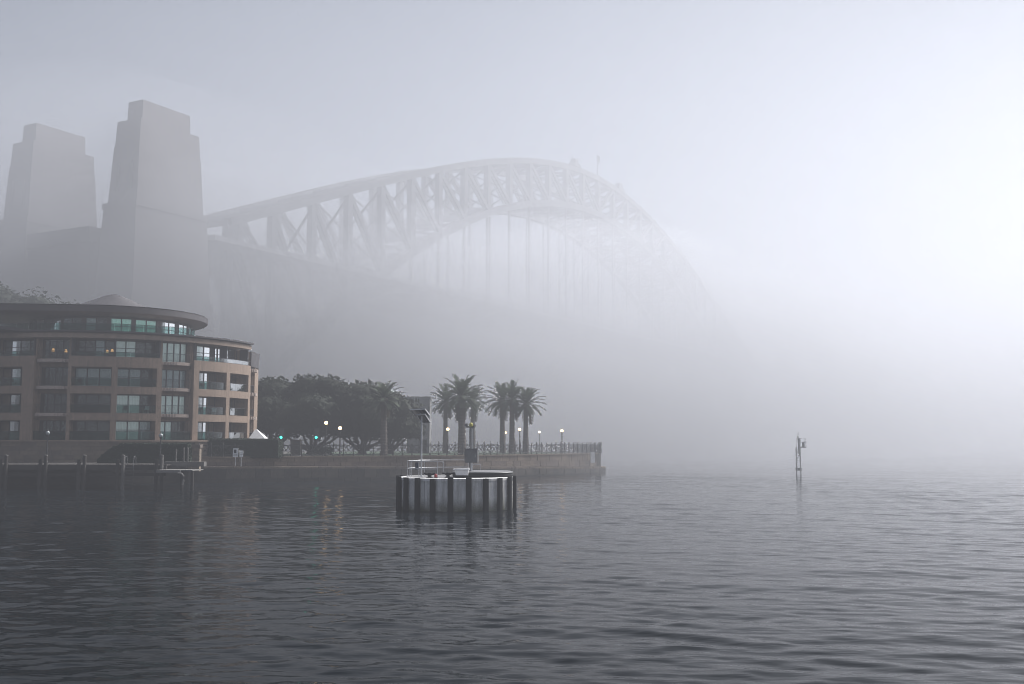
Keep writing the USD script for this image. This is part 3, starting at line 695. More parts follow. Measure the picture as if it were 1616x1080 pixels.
# ------------------------------------------------------------------ palms
def palm(label, x, y, zc, r0, r1, reach, seed, nfr=38, group='tall palms along the headland'):
    """zc = height of the crown's heart"""
    t = thing('palm_tree', label, 'palm tree', (x, y, GROUND), group)
    rng = random.Random(seed)
    H = zc - GROUND; lean = rng.uniform(-0.15, 0.15)
    prof = []
    ts = np.linspace(0, 1, 40)
    rad = r1 + (r0 - r1) * (1 - ts) ** 1.6
    rad = np.where(ts > 0.84, r1 * (1 + 0.45 * np.sin(np.pi * np.clip((ts - 0.84) / 0.2, 0, 1))), rad) * (1 + 0.05 * np.sign(np.sin(ts * 130)))
    part(t, 'trunk', MB().tube([(x + lean * q * q, y, GROUND - 0.2 + (H + 0.2) * q) for q in ts], rad, 12), 'palm_bark')
    hx = np.array([x + lean, y, zc])
    for k in range(nfr):
        q = k / nfr
        az = k * 2.39996 + rng.uniform(-0.2, 0.2)
        el = math.radians(80 - 108 * q ** 0.85 + rng.uniform(-7, 7))
        L = reach * rng.uniform(0.88, 1.1) * (0.85 + 0.15 * math.sin(math.pi * min(1, q * 1.2)))
        dead = q > 0.93
        if dead:
            el = math.radians(-62 + rng.uniform(-10, 6))
        n = 12; pts = []; p = hx + np.array([math.cos(az) * 0.15, math.sin(az) * 0.15, 0.2 - 0.7 * q]); e = el
        for i in range(n + 1):
            pts.append(p.copy()); p = p + L / n * np.array([math.cos(az) * math.cos(e), math.sin(az) * math.cos(e), math.sin(e)])
            e -= math.radians(2.2 + 3.4 * (i / n)) * (1.1 if math.cos(el) > 0.3 else 0.6)
            e = max(e, math.radians(-88))
        pts = np.array(pts); m = MB()
        m.tube(pts, np.linspace(0.05, 0.012, n + 1), 4, caps=False)
        side = np.array([-math.sin(az), math.cos(az), 0])
        tl = np.linspace(0.14, 0.995, 30)
        vs, fs = [], []
        for j, tt in enumerate(tl):
            c = np.array([np.interp(tt * n, np.arange(n + 1), pts[:, a]) for a in range(3)])
            i0 = min(int(tt * n), n - 1); tang = pts[i0 + 1] - pts[i0]; tang /= np.linalg.norm(tang); nrm = np.cross(side, tang)
            ll = reach * 0.23 * (0.45 + 0.75 * math.sin(math.pi * min(1, tt * 0.85 + 0.12)))
            for sg in (-1, 1):
                dr = tang * 0.75 + side * sg * 0.8 + (nrm if nrm[2] > 0 else -nrm) * 0.22; dr /= np.linalg.norm(dr)
                tip = c + dr * ll + np.array([0, 0, -0.18 * ll]); w_ = tang * 0.06
                o = len(vs); vs += [c - w_, c + w_, tip]; fs.append((o, o + 1, o + 2))
        m.add(vs, fs)
        part(t, 'frond', m, 'palm_dry' if dead else 'palm')
    return t
palm('tallest thickest palm, left of the centre beacon mast', -6.8, 145, 11.0, 0.62, 0.40, 3.4, 1, 44)
palm('slim palm with a lit globe lamp before its trunk', -10.8, 172, 11.3, 0.42, 0.27, 3.1, 2)
palm('slim palm partly hidden behind the tallest palm', -6.3, 172, 11.3, 0.42, 0.27, 3.1, 3)
palm('leftmost palm of the group of three right of centre', -1.45, 164, 11.2, 0.50, 0.30, 3.1, 4)
palm('middle palm of the group of three right of centre', 0.0, 160, 11.2, 0.50, 0.31, 3.0, 5)
palm('rightmost palm of all, flared below its crown', 2.05, 159.5, 10.5, 0.52, 0.27, 2.9, 6)
palm('dark palm standing in front of the fig trees', -16.6, 138, 10.4, 0.50, 0.36, 2.7, 7)

# ------------------------------------------------------------------ promenade fence with ring panels
fence = thing('iron_fence', 'black cast iron promenade fence with ring panels and spiked posts', 'fence', (-10, 142, GROUND))
fl, _ = along(inward(L1, 1.72)[: 6 * 9 + 26], 1.34)
FZ = GROUND + 0.08
for i, p in enumerate(fl):
    m = MB(); m.box(p[0] - .05, p[0] + .05, p[1] - .05, p[1] + .05, FZ, FZ + 1.38)
    m.lathe([(0.09, 0), (0.09, 0.05), (0.055, 0.09), (0.0, 0.36)], (p[0], p[1], FZ + 1.38), 6)
    m.lathe([(0.11, 0), (0.11, 0.16), (0.06, 0.22)], (p[0], p[1], FZ), 6)
    part(fence, 'post', m, 'iron')
for i in range(len(fl) - 1):
    a, b = fl[i], fl[i + 1]; d = (b - a); L = np.linalg.norm(d); d = d / L
    for z in (0.16, 1.30):
        part(fence, 'rail', MB().beam((*(a + d * 0.05), FZ + z), (*(b - d * 0.05), FZ + z), 0.05, 0.06), 'iron')
    m = MB(); c = (a + b) / 2; R = min(0.5, L * 0.42)
    an = np.linspace(0, 2 * np.pi, 19)
    ring = [np.array([*(c + d * R * math.cos(q)), FZ + 0.73 + 0.53 * math.sin(q)]) for q in an]
    m.tube(ring, 0.032, 5, caps=False)
    m.add(*sphere((c[0], c[1], FZ + 0.73), 0.10, 1))
    for sx in (-1, 1):
        for sz in (-1, 1):
            m.beam((*(c + d * sx * (L / 2 - 0.06)), FZ + 0.73 + sz * 0.53), (*(c + d * sx * 0.05), FZ + 0.73 + sz * 0.07), 0.035, 0.035)
    part(fence, 'ring_panel', m, 'iron')

# ------------------------------------------------------------------ lamps, traffic lights, small street things
def street_lamp(label, x, y, zg, z0=GROUND, mat='globe', r=0.22, group='globe lamps on the promenade'):
    t = thing('street_lamp', label, 'street lamp', (x, y, z0), group)
    part(t, 'post', MB().lathe([(0.16, 0), (0.16, 0.25), (0.09, 0.35), (0.07, 0.9), (0.055, zg - z0 - r - 0.12)], (x, y, z0), 10), 'iron', smooth=30)
    part(t, 'lamp_collar', MB().lathe([(0.06, -r - 0.16), (0.13, -r - 0.06), (0.14, -r + 0.03), (0.05, -r + 0.06)], (x, y, zg), 10), 'iron', smooth=30)
    part(t, 'globe', sphere((x, y, zg), r, 2), mat, smooth=True)
    part(t, 'finial', MB().lathe([(0.1, r - 0.03), (0.05, r + 0.05), (0.0, r + 0.16)], (x, y, zg), 8), 'iron')
def at(px, y):
    return (px - 808) / 1674 * y
for px, Y, zg, lb, mat in (
        (515.5, 130, 7.0, 'taller lit globe lamp before the fig trees', 'globe'), (537.5, 133, 6.4, 'lower lit globe lamp before the fig trees, largest glow', 'globe'),
        (662, 168, 6.35, 'small lit lamp beside the solar mast, before the grey tower', 'globe'), (707, 158, 6.6, 'lit globe lamp in front of the slim left palm', 'globe'),
        (797.5, 188, 6.4, 'dim lit lamp at the trunk of the left palm of three', 'globe'), (820, 163, 6.65, 'lit globe lamp between the two right palms', 'globe'),
        (851, 184, 6.45, 'pale white lit lamp, farthest on the point', 'globe_white'), (886.5, 161, 6.4, 'brightest lit lamp near the tip of the headland', 'globe'), (613, 170, 6.3, 'tiny lit lamp beside the dark palm trunk', 'globe_white')):
    street_lamp(lb, at(px, Y), Y, zg, mat=mat)
for px, Y, zg, lb in ((78, 108, 5.55, 'unlit globe lamp on the wharf at the left'), (256, 108, 5.3, 'unlit lamp on the wharf before the rounded hedge')):
    street_lamp(lb, at(px, Y), Y, zg, 2.43, 'globe_off', 0.2, 'unlit lamps on the wharf')

def traffic_light(label, x, y):
    t = thing('traffic_light', label, 'traffic light', (x, y, GROUND), 'green traffic lights under the fig trees')
    part(t, 'pole', MB().tube([(x, y, GROUND), (x, y, 6.1)], 0.09, 8), 'iron')
    m = MB(); m.box(x - .24, x + .24, y - .34, y - .1, 5.05, 6.35); m.box(x - .36, x + .36, y - .1, y - .07, 4.92, 6.48)
    part(t, 'signal_head', m, 'iron')
    for k, mat in enumerate(('green_light', 'frame', 'frame')):
        z = 5.3 + 0.4 * k
        part(t, 'lens', MB().tube([(x, y - .36, z), (x, y - .33, z)], 0.17, 12), mat)
        m = MB(); an = np.linspace(0, math.pi, 9)
        for q0, q1 in zip(an[:-1], an[1:]):
            m.hexa([(x + .19 * math.cos(q0), y - .34, z + .19 * math.sin(q0)), (x + .19 * math.cos(q1), y - .34, z + .19 * math.sin(q1)), (x + .17 * math.cos(q1), y - .34, z + .17 * math.sin(q1)), (x + .17 * math.cos(q0), y - .34, z + .17 * math.sin(q0))],
                   [(x + .19 * math.cos(q0), y - .52, z + .19 * math.sin(q0)), (x + .19 * math.cos(q1), y - .52, z + .19 * math.sin(q1)), (x + .17 * math.cos(q1), y - .52, z + .17 * math.sin(q1)), (x + .17 * math.cos(q0), y - .52, z + .17 * math.sin(q0))])
        part(t, 'visor', m, 'iron')
traffic_light('green traffic light left, beside the first fig trunk', at(446, 139), 139)
traffic_light('brighter green traffic light right, in the gap under the fig crowns', at(501, 140), 140)

cab = thing('utility_cabinet', 'dark box shaped cabinet behind the fence under the fig trees', 'cabinet', (at(469, 138), 138, GROUND))
x = at(469, 138)
part(cab, 'case', MB().box(x - .62, x + .62, 137.6, 138.4, GROUND + .1, 4.85), 'timber')
part(cab, 'lid', MB().box(x - .68, x + .68, 137.54, 138.46, 4.85, 4.95), 'timber')
part(cab, 'plinth', MB().box(x - .6, x + .6, 137.65, 138.35, GROUND - .05, GROUND + .1), 'concrete')
for q in (-0.31, 0.31):
    part(cab, 'door', MB().box(x + q - .29, x + q + .29, 137.57, 137.6, GROUND + .2, 4.7), 'timber')

tx, ty = at(410, 133), 133.0
t = thing('small_tent', 'small white pitched tent at the foot of the first fig', 'tent', (tx, ty, GROUND))
part(t, 'canopy', MB().hexa([(tx - 1.1, ty - 1, 5.0), (tx + 1.1, ty - 1, 5.0), (tx + 1.1, ty + 1, 5.0), (tx - 1.1, ty + 1, 5.0)], [(tx - .45, ty - .1, 6.25), (tx - .25, ty - .1, 6.25), (tx - .25, ty + .1, 6.25), (tx - .45, ty + .1, 6.25)]), 'white')
for a in (-1, 1):
    for b in (-.9, .9):
        part(t, 'leg', MB().tube([(tx + a, ty + b, GROUND), (tx + a, ty + b, 5.02)], .03, 6), 'steel')

# grey concrete tower block
X0, X1, Y0 = at(642.5, 172), at(678, 172), 172
tw = thing('concrete_tower', 'plain grey concrete tower block between the figs and the palms', 'tower', ((X0 + X1) / 2, Y0 + 2, GROUND))
part(tw, 'wall', MB().box(X0, X1, Y0, Y0 + 4.2, GROUND - .2, 11.6), 'concrete')
part(tw, 'parapet', MB().box(X0 - .12, X1 + .12, Y0 - .12, Y0 + 4.32, 11.6, 12.0), 'concrete')
for k in range(3):
    part(tw, 'panel', MB().box(X0 + .25, X1 - .25, Y0 - .05, Y0, 3.6 + 2.7 * k, 6.0 + 2.7 * k), 'concrete')
part(tw, 'door', MB().box(X1 - 1.5, X1 - .4, Y0 - .09, Y0 - .05, GROUND, 5.1), 'timber')
part(tw, 'mast', MB().tube([(X0 + 1.2, Y0 - .3, 9.4), (X0 + 1.2, Y0 - .3, 12.1)], 0.05, 6), 'white')

# signs
def sign(name, label, x, y, zb_, zt_, w, post_to, rows_):
    t = thing(name, label, 'sign', (x, y, post_to))
    part(t, 'post', MB().tube([(x, y + .05, post_to), (x, y + .05, zb_ + .1)], 0.04, 6), 'steel')
    part(t, 'board', MB().box(x - w / 2, x + w / 2, y - .02, y + .02, zb_, zt_), 'white')
    for (u0, u1, v0, v1, mat) in rows_:
        part(t, 'marking', MB().box(x - w / 2 + u0 * w, x - w / 2 + u1 * w, y - .026, y - .0205, zb_ + v0 * (zt_ - zb_), zb_ + v1 * (zt_ - zb_)), mat)
sign('notice_board', 'white notice board with dark picture before the long hedge', at(374, 121.5), 121.5, 2.95, 3.95, 0.58, 1.95, ((.2, .7, .45, .85, 'iron'), (.1, .9, .28, .32, 'cabinet'), (.1, .9, .14, .18, 'cabinet')))
sign('notice_board', 'smaller grey-white notice board right of the first', at(383, 121.7), 121.7, 2.95, 3.7, 0.42, 1.9, ((.1, .9, .6, .66, 'cabinet'), (.1, .9, .4, .46, 'cabinet')))
sx, sy = 12.55, 165.75
t = thing('wall_sign', 'white rectangular sign on the end of the seawall', 'sign', (sx, sy, 1.3))
part(t, 'board', MB().hexa([(sx - .34, sy - .17, 1.45), (sx + .34, sy + .1, 1.45), (sx + .31, sy + .16, 1.45), (sx - .37, sy - .11, 1.45)], [(sx - .34, sy - .17, 3.15), (sx + .34, sy + .1, 3.15), (sx + .31, sy + .16, 3.15), (sx - .37, sy - .11, 3.15)]), 'white')
part(t, 'bracket', MB().box(sx - .05, sx + .05, sy + .1, sy + 1.9, 2.2, 2.3), 'iron')
part(t, 'bracket', MB().box(sx - .05, sx + .05, sy + .1, sy + 1.9, 2.8, 2.9), 'iron')

# ------------------------------------------------------------------ timber wharf
wh = thing('timber_wharf', 'dark timber wharf along the hotel wall', 'wharf', (-46, 108, 0))
y0 = 105.2
for k in range(32):
    xk = -66 + k * 1.0
    part(wh, 'deck_plank', MB().box(xk + .01, xk + .99, y0, 117.2 if xk < -40 else 116.0, 2.33, 2.43), 'timber')
for k in range(5):
    part(wh, 'edge_beam', MB().box(-66 + 6.4 * k, -66 + 6.4 * k + 6.38, y0 - .12, y0 + .14, 1.92, 2.32), 'timber')
part(wh, 'lower_beam', MB().box(-66, -34.2, y0 + .3, y0 + .55, 1.3, 1.6), 'timber')
for k in range(9):
    xk = -65 + k * 3.8
    part(wh, 'cross_beam', MB().box(xk - .15, xk + .15, y0 + .6, 116, 1.95, 2.32), 'timber')
for k, xk in enumerate((-54.0, -50.2, -46.3, -42.5, -38.7, -34.9)):
    pale = k >= 4
    part(wh, 'pile', MB().tube([(xk, y0 - .42, -.85), (xk, y0 - .42, 2.95)], [.19, .17], 10), 'timber', smooth=30)
    pl = part(wh, 'pile', MB().tube([(xk + .48, y0 - .3, -.85), (xk + .48, y0 - .3, 3.28)], [.18, .16], 10), 'timber_pale' if pale else 'timber', smooth=30)
    part(pl, 'pile_cap', MB().lathe([(.19, 0), (.17, .08), (0, .1)], (xk + .48, y0 - .3, 3.285), 10), 'timber_pale')
lx = at(209, y0)
ld = thing('wharf_ladder', 'steel ladder with hooped handrails on the wharf edge', 'ladder', (lx, y0 - .2, 0))
for s in (-.62, -.22, .22, .62) if False else (-.42, .42):
    m = MB(); m.tube([(lx + s, y0 - .2, -.6), (lx + s, y0 - .2, 3.0), (lx + s * .98, y0 - .08, 3.22), (lx + s * .98, y0 + .22, 3.25), (lx + s * .98, y0 + .42, 3.1), (lx + s * .98, y0 + .45, 2.4)], .035, 6)
    part(ld, 'handrail', m, 'cabinet', smooth=30)
for k in range(9):
    part(ld, 'rung', MB().tube([(lx - .42, y0 - .2, -.4 + .32 * k), (lx + .42, y0 - .2, -.4 + .32 * k)], .02, 6), 'cabinet')
lp = thing('landing_stage', 'pale low landing platform at the right end of the wharf', 'landing stage', (-33, 104, 0))
xa, xb = at(254, 103.5), at(310, 103.5)
for k in range(6):
    w_ = (xb - xa) / 6
    part(lp, 'deck_plank', MB().box(xa + k * w_ + .01, xa + (k + 1) * w_ - .01, 102.9, 106.6, 1.86, 1.95), 'deck_pale')
part(lp, 'edge_beam', MB().box(xa, xb - 1.1, 102.75, 102.9, 1.68, 1.93), 'deck_pale')
part(lp, 'seat_block', MB().box(at(263, 107), xb, 106.7, 107.6, 2.2, 2.66), 'timber_pale')
for xk in (xa + .3, xb - 1.2, xb - .2):
    part(lp, 'pile', MB().tube([(xk, 103.6, -.85), (xk, 103.6, 1.85)], .16, 8), 'timber', smooth=30)
hx = at(292, 102.6)
top('hose_pipe', MB().tube([(hx - .45, 102.6, 1.62), (hx - .1, 102.6, 1.6), (hx + .08, 102.6, 1.35), (hx + .1, 102.6, .95), (hx - .02, 102.6, .55)], .10, 10), 'deck_pale', 'pale curved pipe hanging under the landing platform', 'pipe', smooth=30)
for k, (px, h) in enumerate(((281, 1.15), (293, 1.3), (299, 1.3))):
    top('mooring_post', MB().lathe([(.08, 0), (.08, h), (.1, h + .02), (.06, h + .1), (0, h + .12)], (at(px, 107.1), 107.1, 2.66), 8), 'timber_pale', ('short pale post nearest the hedge middle on the landing', 'first of two close pale posts on the landing', 'second of two close pale posts, beside the stone pillar')[k], 'post', 'pale posts on the landing', smooth=30)
pil = thing('stone_pillar', 'square sandstone pillar with cap at the end of the wharf', 'pillar', (at(313.5, 112), 112, 1.9))
x = at(313.5, 112)
part(pil, 'shaft', MB().box(x - .36, x + .36, 111.64, 112.36, 1.6, 4.05), 'stone_b')
part(pil, 'cap', MB().box(x - .46, x + .46, 111.54, 112.46, 4.05, 4.4), 'stone_c')
for k in range(6):
    part(pil, 'stone', MB().box(x - .375 - .01 * (k % 2), x + .375 + .01 * (k % 2), 111.62, 111.64, 2.0 + k * .34, 2.0 + k * .34 + .32), 'stone_b' if k % 2 else 'stone_a')

# ------------------------------------------------------------------ round mooring dolphin
CX, CY = -3.86, 74.6
do = thing('mooring_dolphin', 'round concrete mooring platform ringed by black fender piles', 'mooring platform', (CX, CY, 0))
part(do, 'drum', MB().lathe([(3.93, -.85), (3.93, 2.06), (3.88, 2.12), (3.3, 2.12)], (CX, CY, 0), 72), 'caisson', smooth=30)
part(do, 'rim', MB().lathe([(3.935, 1.99), (3.97, 2.0), (3.97, 2.16), (3.9, 2.2), (3.55, 2.2), (3.55, 2.125)], (CX, CY, 0), 72), 'caisson', smooth=30)
part(do, 'deck', MB().lathe([(3.54, 2.13), (3.54, 2.185), (0, 2.19)], (CX, CY, 0), 48), 'deck_dark')
rd = random.Random(2)
for k in range(21):
    a = math.radians(-2.8 + 17.143 * k)
    out, side = np.array([math.sin(a), -math.cos(a)]), np.array([math.cos(a), math.sin(a)])
    c = np.array([CX, CY]); h = 2.22 + rd.uniform(-.05, .06)
    def pt(r, s):
        q = c + out * r + side * s
        return (q[0], q[1])
    prof = [(3.98, -.175), (4.16, -.175), (4.2, -.13), (4.2, .13), (4.16, .175), (3.98, .175)]
    m = MB(); n = len(prof)
    v = [(*pt(r, s), z) for z in (-.85, h) for r, s in prof] + [(*pt(4.0, 0), h)]
    f = [(i, (i + 1) % n, n + (i + 1) % n) for i in range(n)] + [(i, n + (i + 1) % n, n + i) for i in range(n)] + [(n + i, n + (i + 1) % n, 2 * n) for i in range(n)]
    m.add(v, f); part(do, 'fender_pile', m, 'rubber')
part(do, 'drum_joint', MB().box(CX - 2.0, CX - 1.97, CY - 3.40, CY - 3.3, 0, 1.96), 'iron')
DZ = 2.2
hat = thing('round_hatch', 'low black rubber-edged round hatch on the mooring platform', 'hatch', (-2.15, 74.3, DZ))
part(hat, 'rubber_skirt', MB().lathe([(2.05, 0), (2.12, .1), (2.08, .26), (1.9, .30)], (-2.05, 74.5, DZ), 48), 'rubber', smooth=30)
part(hat, 'lid', MB().lathe([(2.02, .27), (2.04, .36), (1.9, .40), (0, .44)], (-2.05, 74.5, DZ), 48), 'cabinet', smooth=30)
part(hat, 'grey_edge', MB().lathe([(2.09, .285), (2.13, .30), (2.10, .345), (2.045, .345)], (-2.05, 74.5, DZ), 48), 'cabinet', smooth=30)
cr = thing('white_crate', 'white lidded plastic crate on the mooring platform', 'crate', (-3.5, 72.6, DZ + .25))
x, y = -3.42, 72.45
part(cr, 'body', MB().hexa([(x - .38, y - .3, DZ + .16), (x + .44, y - .3, DZ + .16), (x + .44, y + .3, DZ + .16), (x - .38, y + .3, DZ + .16)], [(x - .44, y - .34, DZ + .5), (x + .48, y - .34, DZ + .5), (x + .48, y + .34, DZ + .5), (x - .44, y + .34, DZ + .5)]), 'white')
part(cr, 'lid', MB().hexa([(x - .58, y - .38, DZ + .5), (x + .52, y - .38, DZ + .52), (x + .52, y + .38, DZ + .52), (x - .58, y + .38, DZ + .5)], [(x - .56, y - .36, DZ + .58), (x + .5, y - .36, DZ + .64), (x + .5, y + .36, DZ + .64), (x - .56, y + .36, DZ + .58)]), 'white')
part(cr, 'base_pallet', MB().box(x - .4, x + .45, y - .3, y + .3, DZ, DZ + .155), 'rubber')
# railings
ra = thing('steel_railing', 'thin galvanised steel railing on the left of the mooring platform', 'railing', (-6, 74, DZ))
def rail(pts, zs, posts):
    for z in zs:
        part(ra, 'rail', MB().tube([(p[0], p[1], DZ + z) for p in pts], .024, 6), 'steel', smooth=30)
    for p in posts:
        part(ra, 'post', MB().tube([(p[0], p[1], DZ), (p[0], p[1], DZ + 1.08)], .024, 6), 'steel', smooth=30)
F1 = [(-6.95, 72.7), (-6.3, 72.2), (-5.0, 71.85)]
rail(F1, (1.1, .58), (F1[0], F1[1], F1[2]))
part(ra, 'rail', MB().tube([(-5.0, 71.85, DZ + 1.1), (-4.68, 71.8, DZ + 1.08), (-4.6, 71.8, DZ + .95), (-4.6, 71.8, DZ + .62)], .024, 6), 'steel', smooth=30)
F2 = [(-6.95, 72.7), (-7.25, 74.0), (-7.1, 75.6), (-6.3, 76.9), (-5.0, 77.7), (-3.2, 77.9)]
rail(F2, (1.1, .58), F2[1:])
# solar mast
sm = thing('solar_mast', 'pale steel mast carrying two tilted solar panels', 'solar mast', (-6.25, 73.4, DZ))
mx, my = -6.23, 73.4
part(sm, 'pole', MB().tube([(mx, my, DZ), (mx, my, 6.45)], [.055, .045], 10), 'steel', smooth=30)
part(sm, 'base_plate', MB().box(mx - .16, mx + .16, my - .16, my + .16, DZ, DZ + .03), 'steel')
def panel(c, u, v):
    c, u, v = np.array(c), np.array(u), np.array(v); n = np.cross(u, v); n = n / np.linalg.norm(n)
    if n[2] < 0:
        n = -n
    def slab(a0, a1, b0, b1, t0, t1):
        P = [c + u * a + v * b for a, b in ((a0, b0), (a1, b0), (a1, b1), (a0, b1))]
        return MB().hexa([p + n * t0 for p in P], [p + n * t1 for p in P])
    pn = part(sm, 'solar_panel', slab(0, 1, 0, 1, 0, .035), 'solar')
    for (a0, a1, b0, b1) in ((0, 1, 0, .03), (0, 1, .97, 1), (0, .03, .03, .97), (.97, 1, .03, .97)):
        part(pn, 'panel_frame', slab(a0, a1, b0, b1, -.05, .045), 'steel')
    for q in (.3, .65):
        part(pn, 'strut', slab(q, q + .04, .03, .97, -.05, 0), 'cabinet')
panel((mx - .80, my - .45, 6.82), (1.06, 0.0, .05), (.30, .95, -.46))
panel((mx - .36, my - .25, 6.48), (.62, 0.0, .03), (.30, .95, -.55))
part(sm, 'panel_arm', MB().beam((mx, my, 6.3), (mx - .1, my, 6.6), .06, .06), 'steel')
part(sm, 'junction_box', MB().box(mx - .42, mx - .2, my - .1, my + .05, DZ + .5, DZ + 1.0), 'solar')
# beacon mast and control cabinet
cb = thing('control_cabinet', 'grey control cabinet on a short post, centre of the mooring platform', 'cabinet', (-2.83, 73.6, DZ))
bx, by = -2.83, 73.6
part(cb, 'case', MB().box(bx - .43, bx + .43, by - .2, by + .2, 3.17, 4.1), 'cabinet')
part(cb, 'lid', MB().box(bx - .46, bx + .46, by - .23, by + .23, 4.1, 4.14), 'cabinet')
part(cb, 'door', MB().box(bx - .38, bx + .38, by - .215, by - .2, 3.22, 4.05), 'cabinet')
part(cb, 'handle', MB().box(bx + .28, bx + .31, by - .235, by - .215, 3.55, 3.72), 'steel')
part(cb, 'post', MB().tube([(bx + .02, by, DZ + .3), (bx + .02, by, 3.17)], .06, 8), 'steel', smooth=30)
m = MB().tube([(bx + .12, by - .5, DZ + .3), (bx + .12, by - .5, 3.0), (bx + .2, by - .5, 3.08), (bx + .62, by - .5, 3.08), (bx + .66, by - .5, 3.02), (bx + .66, by - .5, DZ + .3)], .026, 6)
part(cb, 'guard_hoop', m, 'steel', smooth=30)
part(cb, 'whip', MB().tube([(bx + .5, by, 3.2), (bx + .5, by, 4.15)], .022, 6), 'white')
bm = thing('beacon_mast', 'beacon mast with yellowish lamp head behind the control cabinet', 'beacon', (bx - .08, by + .35, DZ))
px_, py_ = bx - .07, by + .35
part(bm, 'pole', MB().tube([(px_, py_, DZ + .3), (px_, py_, 5.6)], .06, 8), 'cabinet', smooth=30)
part(bm, 'conduit', MB().tube([(px_ + .15, py_ - .1, DZ + .3), (px_ + .15, py_ - .1, 5.5)], .035, 6), 'steel', smooth=30)
part(bm, 'cross_arm', MB().beam((px_ - .28, py_, 5.62), (px_ + .3, py_, 5.62), .07, .07), 'cabinet')
part(bm, 'lamp_head', MB().lathe([(.11, 0), (.13, .05), (.13, .18), (.07, .26), (0, .28)], (px_ + .06, py_, 5.66), 12), 'yellow', smooth=30)
part(bm, 'spotlight', MB().tube([(px_ - .30, py_ - .12, 5.78), (px_ - .12, py_ + .12, 5.66)], [.12, .07], 10), 'cabinet')
part(bm, 'spotlight', MB().tube([(px_ + .30, py_ - .10, 5.72), (px_ + .18, py_ + .12, 5.66)], [.09, .06], 10), 'cabinet')
# bollards and the red bit
def bollard(label, x, y):
    t = thing('mooring_bollard', label, 'bollard', (x, y, DZ), 'black bollards on the mooring platform')
    part(t, 'stem', MB().lathe([(.24, 0), (.22, .04), (.12, .07), (.11, .24), (.15, .3), (.1, .34), (0, .35)], (x, y, DZ), 12), 'rubber', smooth=30)
    part(t, 'horn', MB().tube([(x - .38, y, DZ + .3), (x - .15, y, DZ + .22), (x + .15, y, DZ + .22), (x + .38, y, DZ + .3)], [.05, .07, .07, .05], 8), 'rubber', smooth=30)
bollard('black double horned bollard near the solar mast foot', -5.55, 72.0)
bollard('black double horned bollard between railing end and white crate', -4.35, 72.6)
t = thing('red_marker', 'small faded red marker by the railing on the mooring platform', 'marker', (-5.15, 71.7, DZ))
part(t, 'stub', MB().lathe([(.1, 0), (.1, .2), (.06, .26), (0, .27)], (-5.12, 71.7, DZ), 10), 'red', smooth=30)
part(t, 'foot', MB().box(-5.26, -4.98, 71.6, 71.8, DZ - .0, DZ + .03), 'rubber')

# ------------------------------------------------------------------ navigation beacon on the right
nx, ny = 42.6, 158.8
nb = thing('channel_beacon', 'slender pile channel beacon with side platform standing in open water', 'beacon', (nx, ny, 0))
for s in (-.30, .33):
    part(nb, 'pile', MB().tube([(nx + s, ny, -.85), (nx + s * .95, ny, 4.0)], .075, 8), 'cabinet', smooth=30)
part(nb, 'tie_brace', MB().beam((nx - .4, ny, .72), (nx + .42, ny, .62), .3, .45), 'iron')
part(nb, 'ladder_post', MB().tube([(nx - .22, ny - .25, .3), (nx - .22, ny - .25, 5.3)], .035, 6), 'steel')
part(nb, 'ladder_post', MB().tube([(nx + .18, ny - .25, .3), (nx + .18, ny - .25, 5.3)], .035, 6), 'steel')
for k in range(12):
    part(nb, 'ladder_rung', MB().tube([(nx - .22, ny - .25, .5 + .38 * k), (nx + .18, ny - .25, .5 + .38 * k)], .02, 5), 'steel')
part(nb, 'column', MB().tube([(nx + .18, ny, 2.6), (nx + .18, ny, 5.25)], .17, 10), 'cabinet', smooth=30)
part(nb, 'platform', MB().box(nx + .2, nx + 1.15, ny - .4, ny + .4, 3.86, 3.97), 'cabinet')
for (a, b_) in ((.3, -.38), (1.1, -.38), (1.1, .38), (.3, .38)):
    part(nb, 'rail_post', MB().tube([(nx + a, ny + b_, 3.97), (nx + a, ny + b_, 5.2)], .025, 6), 'steel')
for z in (4.6, 5.2):
    part(nb, 'guard_rail', MB().tube([(nx + .3, ny - .38, z), (nx + 1.1, ny - .38, z), (nx + 1.1, ny + .38, z), (nx + .3, ny + .38, z)], .025, 6), 'steel')
part(nb, 'battery_box', MB().box(nx + .65, nx + .95, ny - .15, ny + .15, 3.97, 4.75), 'cabinet')
part(nb, 'lantern', MB().lathe([(.16, 0), (.18, .1), (.15, .3), (.1, .42), (0, .44)], (nx + .02, ny, 5.2), 10), 'white', smooth=30)
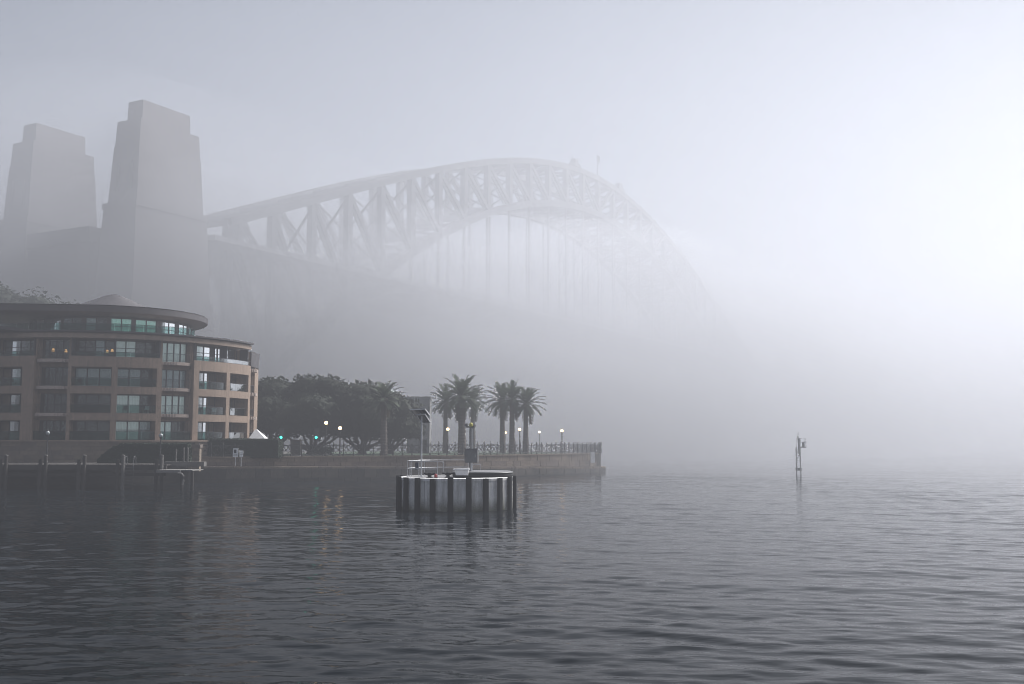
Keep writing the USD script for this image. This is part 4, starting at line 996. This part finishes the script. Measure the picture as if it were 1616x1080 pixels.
part(nb, 'spike', MB().tube([(nx + .08, ny, 5.6), (nx + .08, ny, 6.1)], [.05, .02], 6), 'iron')

# ------------------------------------------------------------------ the fog
def fog(name, density):
    return usdkit.material(stage, '/World/Looks/' + name, {'v': ('principled_volume', {'color': FOG_COL, 'density': density, 'anisotropy': FOG_G})}, volume='v.volume')
top('haze', MB().box(-2700, 2700, -2700, 2700, -1.0, 150), fog('haze', HAZE), 'even pale thin morning haze over the whole harbour', 'haze', kind='stuff')
def bank(label, c, rad, density, seed, rough=0.22, thin=True):
    """a closed, uneven mass of fog lying on the water"""
    m = trimesh.creation.icosphere(5, 1.0); v = np.array(m.vertices); n = meshkit.fbm(v * 2.3 + seed, 4, seed)[:, None]
    if thin:                                            # a lens that thins out gently towards its rim
        v[:, 1] = np.sign(v[:, 1]) * np.maximum(0, 1 - v[:, 0] ** 2 - v[:, 2] ** 2) ** 1.5
    v = v * (1 - rough / 2 + rough * n) * np.array(rad) + np.array(c)
    v[:, 2] = np.clip(v[:, 2], -0.9, 106.0)
    top('fog_bank', MB().add(v, m.faces), fog('fog_bank_%d' % seed, density), label, 'fog bank', kind='stuff', smooth=True)
bank('vast pale fog bank filling the harbour behind the headland', (60, 1500, 20), (2500, 1330, 420), BANK[0], 1, 0.06, False)
bank('low thick fog bank hiding the bridge deck and hangers', (-45, 376, 0), (215, 178, 92), BANK[1], 2)
bank('low fog bank on the open water at the right', (560, 640, 0), (400, 320, 84), BANK[2], 3)
bank('tall murky fog mass before and around the two pylons', (-112, 248, 2), (128, 58, 96), 0.0120, 4, 0.2)
bank('lower murky fog round the pylon feet and the left end of the arch', (-72, 252, 0), (128, 48, 74), BANK[3], 6, 0.25)
bank('soft fog drifting over the palms at the tip of the headland', (28, 216, 0), (78, 74, 46), BANK[4], 5)
for k, (c, rad, lb) in enumerate((((-38, 262, 44), (46, 20, 15), 'drifting wisp of fog across the left foot of the arch'), ((28, 400, 78), (60, 24, 13), 'drifting wisp of fog along the hangers'),
        )):
    bank(lb, c, rad, 0.007, 11 + k, 0.5)
